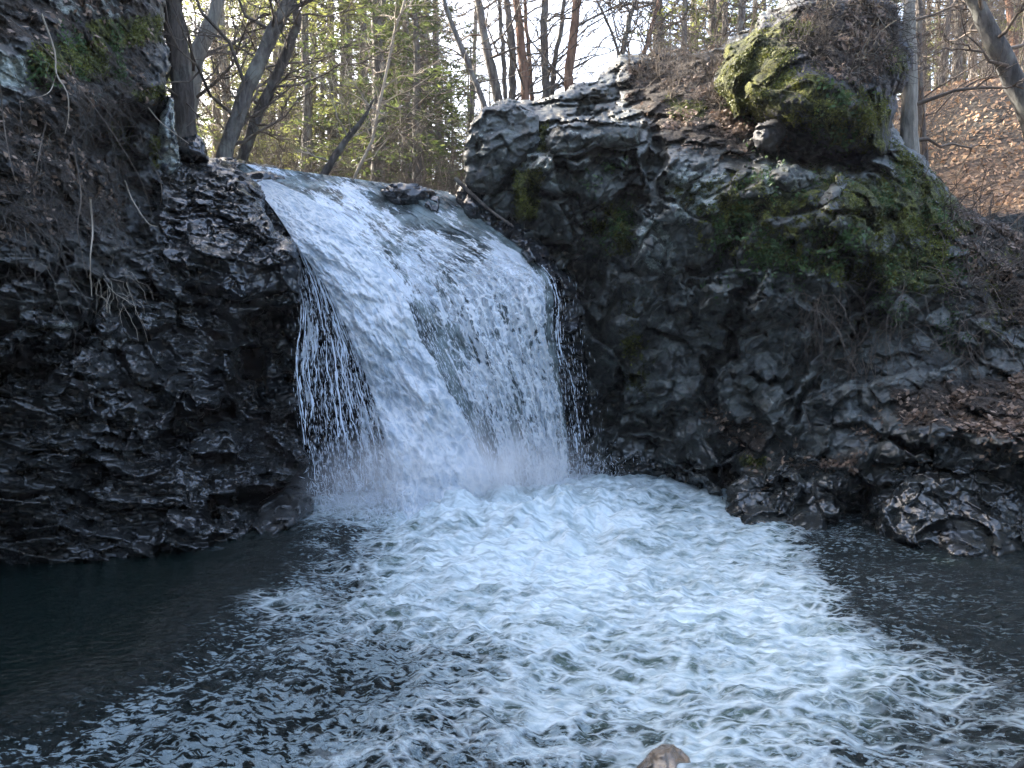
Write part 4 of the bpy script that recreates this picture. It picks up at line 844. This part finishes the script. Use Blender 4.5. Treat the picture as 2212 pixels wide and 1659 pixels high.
# background wood
G1 = 'evergreens of the background wood'; G2 = 'bare saplings of the background wood'; G3 = 'bare trees of the background wood'
c1 = [conifer('evergreen_tree', 11, M['needle'], rng, 'dark green evergreen in the wood beyond the fall', G1, nb=110, w=2.3), conifer('evergreen_tree', 8, M['needle'], rng, 'dark green evergreen in the wood beyond the fall', G1, nb=90, w=1.9)]
c2 = [conifer('evergreen_tree', 12, M['needle_y'], rng, 'yellow green sunlit evergreen in the wood beyond the fall', 'sunlit evergreens of the background wood', nb=110, w=2.2), conifer('evergreen_tree', 9, M['needle_y'], rng, 'yellow green sunlit evergreen in the wood beyond the fall', 'sunlit evergreens of the background wood', nb=90, w=2.0)]
b1 = [bush('bare_bush', h, rng, 'bare twiggy brown bush in the undergrowth beyond the lip', G2, stems=10, tw=tw) for h, tw in ((3.2, 'twig'), (4.2, 'twig'), (2.4, 'twig_pale'), (5.0, 'twig'))]
t1 = [bare_tree('bare_tree', [(0, 0, 0), (.2, 0, 4), (.1 + k * .3, .2, 9), (.3, 0, 14)], [.14, .12, .08, .03], M['bark_grey'], rng, 34, (1.4, 3.0), .15, 2, 5, 'slim bare tree in the wood beyond the fall', group=G3) for k in (0, 1)]
def where(px, Y):
    a = 'far back' if Y > 24 else 'farther back' if Y > 17.5 else 'close'
    b = ('above the left bank, mostly out of view' if px < 363 else 'behind the leaning trunks' if px < 650 else 'behind the middle of the lip' if px < 850 else 'behind the right half of the lip' if px < 1010 else 'behind the row of trunks' if px < 1260
         else 'behind the crest of the right cliff' if px < 1545 else 'behind the mossy boulder' if px < 1960 else 'on the leafy slope')
    return a, b
def place(protos, spots):
    done = []
    base = protos[0]['label'].split(' in the ')[0]
    for i, (px, Y, sc) in enumerate(spots):
        r = protos[i % len(protos)]; loc = at(px, Y)
        if i < len(protos): r.location = loc; r.scale = (sc,) * 3; r.rotation_euler = (0, 0, rng.uniform(0, 6.28))
        else: r = copy_tree(r, loc, rng.uniform(0, 6.28), sc)
        a, b = where(px, Y); r['label'] = '%s, %s %s' % (base, a, b)
place(c1, [(820, 15.6, .95), (905, 14.6, .9), (-250, 12, .9), (-120, 13, 1), (0, 12.5, .9), (90, 14, 1), (170, 13, .9), (240, 15, 1.0), (300, 14, .8), (320, 17, 1), (880, 17, .8), (700, 19, .85), (760, 21, 1.0), (930, 19, .7), (640, 24, 1.0), (500, 24, 1.0), (580, 27, 1.1), (820, 26, 1.1), (900, 28, 1.0), (980, 22, .62), (1020, 20, .5), (430, 28, 1.1), (840, 34, 1.0), (960, 34, .8), (540, 34, 1.3), (330, 30, 1.3), (1060, 26, .55), (1110, 30, .55),  # close evergreens above the left bank are added, mostly unseen, to shade the gorge
           (1560, 18, .8), (1640, 22, 1.0), (1740, 24, 1.2), (2010, 26, .9), (2110, 24, .8), (2180, 27, 1.0), (2300, 26, 1), (1500, 26, .9), (1850, 26, 1.2), (2400, 30, 1.2)])
place(c2, [(660, 17, .8), (830, 19.5, 1.1), (720, 19, .9), (560, 22, 1.0), (900, 21, .8), (790, 18.5, 1.05), (740, 23, 1.2), (850, 23, 1.1), (620, 21, .95), (920, 25, .9), (1010, 27, .55), (1470, 17, .9), (1540, 20, 1.0), (1620, 19, .9), (2060, 21, .7), (2140, 20, .75), (2190, 22, .8), (1990, 22, .8), (470, 22, .9), (2250, 21, .9), (560, 30, 1.2), (1420, 22, .7)])
place(b1, [(450 + 34 * k + rng.uniform(-14, 14), 12.2 + rng.uniform(0, 3.2), rng.uniform(.5, .85)) for k in range(18)] + [(440 + 30 * k + rng.uniform(-20, 20), 15.5 + rng.uniform(0, 6), rng.uniform(.8, 1.3)) for k in range(0, 22, 2)] +
      [(1420 + 34 * k + rng.uniform(-12, 12), 11.8 + rng.uniform(0, 2.5), rng.uniform(.75, 1.05)) for k in range(8)] + [(1960 + 30 * k, 13 + rng.uniform(0, 7), rng.uniform(.4, .8)) for k in range(10)])
place(t1, [(420 + 42 * k + rng.uniform(-20, 20), 15 + rng.uniform(0, 16), rng.uniform(.7, 1.15)) for k in range(0, 16, 2)] + [(1410 + 60 * k + rng.uniform(-20, 20), 16 + rng.uniform(0, 12), rng.uniform(.7, 1.1)) for k in range(4)] + [(1980 + 36 * k, 17 + rng.uniform(0, 12), rng.uniform(.6, 1.0)) for k in range(7)])
# air of the sunlit wood
def haze(dens):
    x0, x1, y0, y1, z0, z1 = -170, 170, -75, 270, -3, 45
    V = [(x, y, z) for z in (z0, z1) for y in (y0, y1) for x in (x0, x1)]
    o = mesh_obj('haze', V, np.array([[0, 2, 3, 1], [4, 5, 7, 6], [0, 1, 5, 4], [2, 6, 7, 3], [0, 4, 6, 2], [1, 3, 7, 5]]), None, smooth=False)
    m = bpy.data.materials.new('haze'); m.use_nodes = True; t = m.node_tree; t.nodes.clear()
    v = t.nodes.new('ShaderNodeVolumePrincipled'); v.inputs['Density'].default_value = dens; v.inputs['Color'].default_value = (.9, .9, .9, 1)
    v.inputs['Anisotropy'].default_value = .4
    u = t.nodes.new('ShaderNodeOutputMaterial'); t.links.new(v.outputs[0], u.inputs[1]); o.data.materials.clear(); o.data.materials.append(m)
    tag(o, 'thin sunlit haze in the air of the wood', kind='stuff')
haze(.0011)
#@@STAGE4
# ------------------------------------------------------------------ strands, drops and spray
def drops_material():
    t = NT('water_drops'); b = t.bsdf((.78, .85, .93), .15, None, 1.33)
    return t.done(b)
M['drops'] = drops_material()
def drop_mesh(name, C_, axis, ln, wd, mat, parent=None):
    """elongated eight sided drops"""
    n = len(C_); axis = axis / (np.linalg.norm(axis, axis=1)[:, None] + 1e-9)
    a = np.cross(axis, rng.normal(size=(n, 3))); a /= np.linalg.norm(a, axis=1)[:, None]; b = np.cross(axis, a)
    ln = ln[:, None]; wd = wd[:, None]
    V = np.stack([C_ + axis * ln, C_ + a * wd, C_ + b * wd, C_ - a * wd, C_ - b * wd, C_ - axis * ln], 1).reshape(-1, 3)
    f = np.array([[0, 1, 2], [0, 2, 3], [0, 3, 4], [0, 4, 1], [5, 2, 1], [5, 3, 2], [5, 4, 3], [5, 1, 4]])
    Fq = (np.arange(n)[:, None, None] * 6 + f[None]).reshape(-1, 3)
    return mesh_obj(name, V, Fq, mat, parent)
def sheet_pts(left, right, n, off, sdistr=None, tdistr=None, jit=.04):
    s = sdistr(n) if sdistr else rng.random(n); t = tdistr(n) if tdistr else rng.random(n)
    lx, ly = smooth_line(left, t); rx, ry = smooth_line(right, t); px = lx * (1 - s) + rx * s; py = ly * (1 - s) + ry * s
    p = P(px, py, film_d(px, py) - off) + rng.normal(size=(n, 3)) * jit
    t2 = np.clip(t + .03, 0, 1); lx, ly = smooth_line(left, t2); rx, ry = smooth_line(right, t2); qx = lx * (1 - s) + rx * s; qy = ly * (1 - s) + ry * s
    return p, P(qx, qy, film_d(qx, qy) - off) - P(px, py, film_d(px, py) - off) + np.array([0, 0, -.02])
pc = []; pa = []
def addp(p, a): pc.append(p); pa.append(a)
addp(*sheet_pts(LL, LR, 3800, .10, lambda n: rng.random(n) ** .8, lambda n: .12 + .88 * rng.random(n) ** .8, .05))
addp(*sheet_pts(ML, MR, 2600, .30, None, lambda n: .3 + .7 * rng.random(n), .06))
addp(*sheet_pts(RL, RR, 3000, .20, None, lambda n: .15 + .85 * rng.random(n), .05))
addp(*sheet_pts(RR, [(x + 60, y) for x, y in RR], 800, .08, lambda n: rng.random(n) ** 2.2, lambda n: .2 + .8 * rng.random(n) ** .7, .06))
addp(*sheet_pts(MR, [(x + 40, y) for x, y in MR], 700, .30, lambda n: rng.random(n) ** 2, lambda n: .35 + .65 * rng.random(n), .04))
# splash crown where the water lands
n = 6000; u = rng.random(n); bx = np.interp(u, [0, .25, .6, 1], [690, 860, 1070, 1330]); by = np.interp(u, [0, .25, .6, 1], [1105, 1140, 1090, 1050])
bp = P(bx, by, Yz(bx, by)) + np.stack([rng.normal(size=n) * .12, rng.normal(size=n) * .14, np.abs(rng.normal(size=n)) ** 1.3 * .16], -1)
addp(bp, rng.normal(size=(n, 3)) + [0, 0, .6])
pc = np.concatenate(pc); pa = np.concatenate(pa); n = len(pc)
sp_ = drop_mesh('spray', pc - np.array(wf.location), pa, rng.uniform(.004, .045, n) ** 1.0, rng.uniform(.0010, .0036, n), M['drops'], wf)
tag(sp_, kind='stuff')
# thin falling threads over the black hollow on the left and the ragged right edge
T = Tubes()
for k in range(70):
    if k < 52: A, B, s0, t0, t1 = LL, LR, rng.uniform(0, .9), rng.uniform(.02, .6), 0
    else: A, B, s0, t0 = RR, [(x + 30, y) for x, y in RR], rng.uniform(0, .5), rng.uniform(.1, .8)
    t1 = min(1, t0 + (rng.uniform(.1, .35) if k < 52 else rng.uniform(.04, .10))); tt = np.linspace(t0, t1, 14); ss = np.clip(s0 + np.cumsum(rng.normal(size=14)) * .012, 0, 1)
    lx, ly = smooth_line(A, tt); rx, ry = smooth_line(B, tt); px = lx * (1 - ss) + rx * ss; py = ly * (1 - ss) + ry * ss
    T.add(P(px, py, film_d(px, py) - .1) - np.array(wf.location), rng.uniform(.0018, .0055) * (1 + .7 * rng.normal(size=14)).clip(.2, 2.4), 4)
tag(T.build('strands', M['drops'], wf), kind='stuff')

# ------------------------------------------------------------------ small growth on the rocks
def pick(name, poly=None, soft=20, ch=None, n=1000, thr=.3, sd=0):
    V, N, px, py, mk_ = SCAT[name]; w = np.ones(len(V))
    if poly is not None: w = w * pm(px, py, poly, soft) ** 2
    if ch is not None: w = w * np.clip(mk_[:, ch] - thr, 0, 1)
    w = w * np.clip(.35 + 1.3 * fbm(V, 2.6, 3, 800 + sd), 0, 2) ** 2
    r = np.linalg.norm(V - [0, 0, CZ], axis=1); w = w * r * r + 1e-12
    i = rng.choice(len(V), n, p=w / w.sum()); return V[i] + rng.normal(size=(n, 3)) * .012, N[i]
def leafset(items, name, mat, label):
    Lf = Leaves()
    for (p, nrm, ln, wd, lift, flat) in items:
        n = len(p); d = np.cross(nrm, rng.normal(size=(n, 3))); d /= np.linalg.norm(d, axis=1)[:, None] + 1e-9
        d = d * flat + nrm * (1 - flat) + rng.normal(size=(n, 3)) * .25; d /= np.linalg.norm(d, axis=1)[:, None]
        w = np.cross(d, nrm + rng.normal(size=(n, 3)) * .4); w /= np.linalg.norm(w, axis=1)[:, None] + 1e-9
        L = rng.uniform(*ln, n)[:, None]; Lf.add(p + nrm * lift + d * L * .3, d * L, w * L * rng.uniform(*wd, n)[:, None])
    return tag(Lf.build(name, mat), label, kind='stuff')
FERN = [[(1580, 490), (1700, 470), (1830, 500), (1840, 580), (1700, 620), (1590, 600)], [(1770, 180), (1860, 200), (1840, 320), (1770, 300)], [(1640, 330), (1760, 380), (1700, 500), (1560, 500)], [(1230, 320), (1380, 320), (1370, 560), (1290, 560)], [(1540, 420), (1620, 470), (1560, 640), (1500, 560)], [(1560, 230), (1680, 260), (1640, 330)]]
it = []
for k, pl in enumerate(FERN):
    p, nn = pick('mossy_boulder' if k in (1,) else 'right_cliff', pl, 30, n=[1500, 500, 800, 600, 500, 400][k], sd=k); it.append((p, nn, (.025, .065), (.3, .6), .02, .5))
p, nn = pick('right_cliff', [(1760, 360), (2010, 360), (2110, 560), (2080, 760), (1900, 720), (1800, 540)], 30, n=3000, sd=9); it.append((p, nn, (.02, .045), (.3, .6), .015, .5))
p, nn = pick('left_cliff', [(140, 60), (260, 60), (300, 160), (60, 180), (80, 90)], 30, n=900, sd=11); it.append((p, nn, (.02, .05), (.3, .6), .015, .5))
leafset(it, 'ferns', M['fern'], 'small green ferns and leafy plants growing on the cliffs')
it = []
for nm, n in (('right_cliff', 16000), ('mossy_boulder', 13000), ('left_cliff', 4000)):
    p, nn = pick(nm, ch=0, n=n, thr=.34, sd=20); it.append((p, nn, (.012, .035), (.35, .8), .004, .55))
leafset(it, 'moss', M['mossleaf'], 'olive green moss cushions on the rocks')
it = []
for nm, n in (('right_cliff', 9000), ('mossy_boulder', 1500), ('left_cliff', 1600)):
    p, nn = pick(nm, ch=1, n=n, thr=.35, sd=30); it.append((p, nn, (.025, .07), (.45, .8), .012, .85))
p, nn = pick('right_cliff', [(1480, 860), (1700, 940), (1900, 880), (2300, 800), (2300, 980), (1640, 1040)], 40, n=700, sd=31); it.append((p, nn, (.025, .06), (.45, .8), .012, .85))
leafset(it, 'leaf_litter', M['litter'], 'dead brown leaves lying on the cliff ledges')
# orange leaves on the sunlit slope
n = 30000; x = rng.uniform(5.0, 15, n); y = rng.uniform(9.5, 21, n); z = terrain_z(x, y); e = .05
nn = np.stack([-(terrain_z(x + e, y) - z) / e, -(terrain_z(x, y + e) - z) / e, np.ones(n)], -1); nn /= np.linalg.norm(nn, axis=1)[:, None]
leafset([(np.stack([x, y, z], -1), nn, (.035, .10), (.35, .8), .02, .7)], 'slope_leaves', M['litter_o'], 'orange dead leaves covering the sunlit slope')
# tangles of dead stems
def tangle(name, src, poly, n, L, r, mat, label, hang=0.0, out=.5, sd=0, soft=20):
    p, nn = pick(src, poly, soft, n=n, sd=sd); T = Tubes()
    for i in range(n):
        l = rng.uniform(*L); d = nn[i] * out + rng.normal(size=3) * .75 + np.array([0, 0, -hang]); d /= np.linalg.norm(d); m = 7; t = np.linspace(0, 1, m)[:, None]
        pts = p[i] + d * l * t + wob(m, l * .22, rng) + np.array([0, 0, -1.]) * hang * l * .8 * t ** 2 + nn[i] * .01
        T.add(pts, rng.uniform(*r) * (1 - .6 * t[:, 0]), 3)
    return tag(T.build(name, M[mat]), label, kind='stuff')
BANK = [(-150, 120), (200, 130), (320, 190), (330, 420), (250, 560), (100, 600), (-150, 560)]
tangle('fine_roots', 'left_cliff', BANK, 420, (.12, .6), (.002, .0045), 'bark_dark', 'tangle of thin brown roots and dead stems on the left bank', .55, .45, 41, 50)
tangle('dead_grass', 'left_cliff', [(200, 560), (300, 560), (290, 680), (200, 680)], 30, (.15, .35), (.002, .004), 'twig_pale', 'pale dead grass hanging off the left cliff', .8, .5, 42)
tangle('brambles', 'mossy_boulder', [(1700, 10), (1940, -20), (1950, 120), (1860, 210), (1760, 140), (1700, 80)], 650, (.12, .55), (.003, .007), 'bark_dark', 'dark tangle of dead stems draped over the mossy boulder', .15, .7, 43)
tangle('brush', 'right_cliff', [(1340, 150), (1420, 100), (1600, 90), (1640, 200), (1560, 250), (1400, 230)], 420, (.15, .5), (.003, .006), 'twig', 'brown dead brush on the crest of the right cliff', -.2, .8, 44)
tangle('hanging_roots', 'right_cliff', [(1700, 640), (2100, 560), (2120, 800), (1800, 860), (1650, 800)], 260, (.15, .6), (.003, .006), 'twig', 'thin roots hanging down the right cliff', .9, .3, 45, 40)
tangle('slope_brush', 'right_cliff', [(1980, 340), (2100, 430), (2400, 520), (2400, 740), (2080, 700), (1990, 480)], 420, (.2, .8), (.003, .007), 'twig', 'grey brown dead stems over the foot of the leafy slope', -.1, .8, 46, 40)
# single roots and stems that stand out on the left bank
RT = [([(90, 30), (118, 110), (122, 160), (145, 200), (148, 250), (140, 290)], 5.2, 7, 'long pale forked root hanging at the top left', 1),
      ([(122, 160), (105, 200), (60, 215)], 5.2, 4, 'short pale root curling left off the long forked root', 1),
      ([(320, 232), (345, 262), (380, 290), (408, 310)], 7.2, 4, 'thin pale twig arching over the dark hollow of the left bank', 1),
      ([(0, 180), (10, 280), (30, 380), (45, 420)], 4.9, 5, 'grey root hanging down at the left edge', 0),
      ([(270, 390), (285, 430), (318, 480), (340, 490)], 7.0, 6, 'pale stick pointing down right above the wet outcrop', 1),
      ([(160, 330), (175, 420), (168, 500), (190, 600)], 5.6, 6, 'wavy brown root hanging down the middle of the left bank', 0),
      ([(195, 430), (200, 500), (195, 560), (198, 640)], 5.9, 8, 'straight pale hanging root ending above the grey ledges', 1),
      ([(20, 40), (110, 120), (210, 240), (300, 380), (330, 470)], 5.9, 4, 'long thin brown stem slanting across the left bank', 0),
      ([(100, 260), (85, 330), (70, 420)], 5.3, 5, 'crooked grey twig left of the wavy root', 0),
      ([(330, 360), (345, 385), (350, 420), (345, 450)], 7.6, 4, 'small bare twig hanging at the rim of the outcrop', 0)]
for ln_, Y, w, lb, pale in RT:
    L_ = np.array(ln_, float); t_ = np.linspace(0, 1, 16); q = smooth_line([tuple(a) for a in ln_], t_); T = Tubes()
    p_ = P(q[0], q[1], Y - .12 + .05 * np.sin(t_ * 7)); b0 = p_[0].copy(); T.add(p_ - b0, w * .55 / 2 / F * Y * (1.1 - .7 * t_), 6)
    o = T.build('root', M['twig_pale' if pale else 'twig']); o.location = b0; tag(o, lb, 'root', 'roots and twigs hanging on the left bank')
# driftwood by the lip, thin branch lying against the prow
T = Tubes(); q = smooth_line([(984, 386), (1020, 420), (1060, 455), (1110, 490)], np.linspace(0, 1, 16)); p_ = P(q[0], q[1], np.linspace(9.15, 8.55, 16)); T.add(p_ - p_[0], np.linspace(.026, .012, 16), 6)
o = T.build('driftwood', M['bark_dark']); o.location = p_[0]; tag(o, 'dark branch lodged between the lip of the fall and the grey rock prow', 'branch')

# mist hanging where the fall meets the pool
def mist():
    bm_v = []; nu, nv = 24, 14
    c = P(985, 1075, 7.6); c[2] = .28; R = (1.75, .9, .8)
    th, ph = np.meshgrid(np.linspace(0, 2 * math.pi, nu, endpoint=False), np.linspace(.05, math.pi - .05, nv))
    V = np.stack([np.cos(th) * np.sin(ph) * R[0], np.sin(th) * np.sin(ph) * R[1], np.cos(ph) * R[2]], -1).reshape(-1, 3)
    i = np.arange(nu * nv).reshape(nv, nu); j = np.roll(i, -1, 1); Fq = np.stack([i[:-1].ravel(), i[1:].ravel(), j[1:].ravel(), j[:-1].ravel()], -1)
    caps = [i[0][None, ::1], i[-1][None, ::-1]]
    o = mesh_obj('mist', V, [Fq] + caps, None); o.location = [float(a) for a in c]; o.rotation_euler = (0, 0, .32)
    t = NT('mist'); p = t.coord(); q = t.mapping(p, scale=(1 / R[0], 1 / R[1], 1 / R[2])); ln = t.n('ShaderNodeVectorMath', operation='LENGTH'); t.l(q, ln.inputs[0])
    n = t.noise(p, 3.2, 3, .6)
    d = t.math('MULTIPLY', t.ramp(ln.outputs['Value'], .25, 1.0, 1.0, 0.0), t.ramp(n, .35, .7, .2, 1.6))
    v = t.n('ShaderNodeVolumePrincipled'); v.inputs['Color'].default_value = (1, 1, 1, 1); t.l(t.math('MULTIPLY', d, 1.7), v.inputs['Density']); t.l(v.outputs[0], t.out.inputs[1])
    o.data.materials.append(t.m); tag(o, 'white mist at the foot of the waterfall', kind='stuff')
mist()
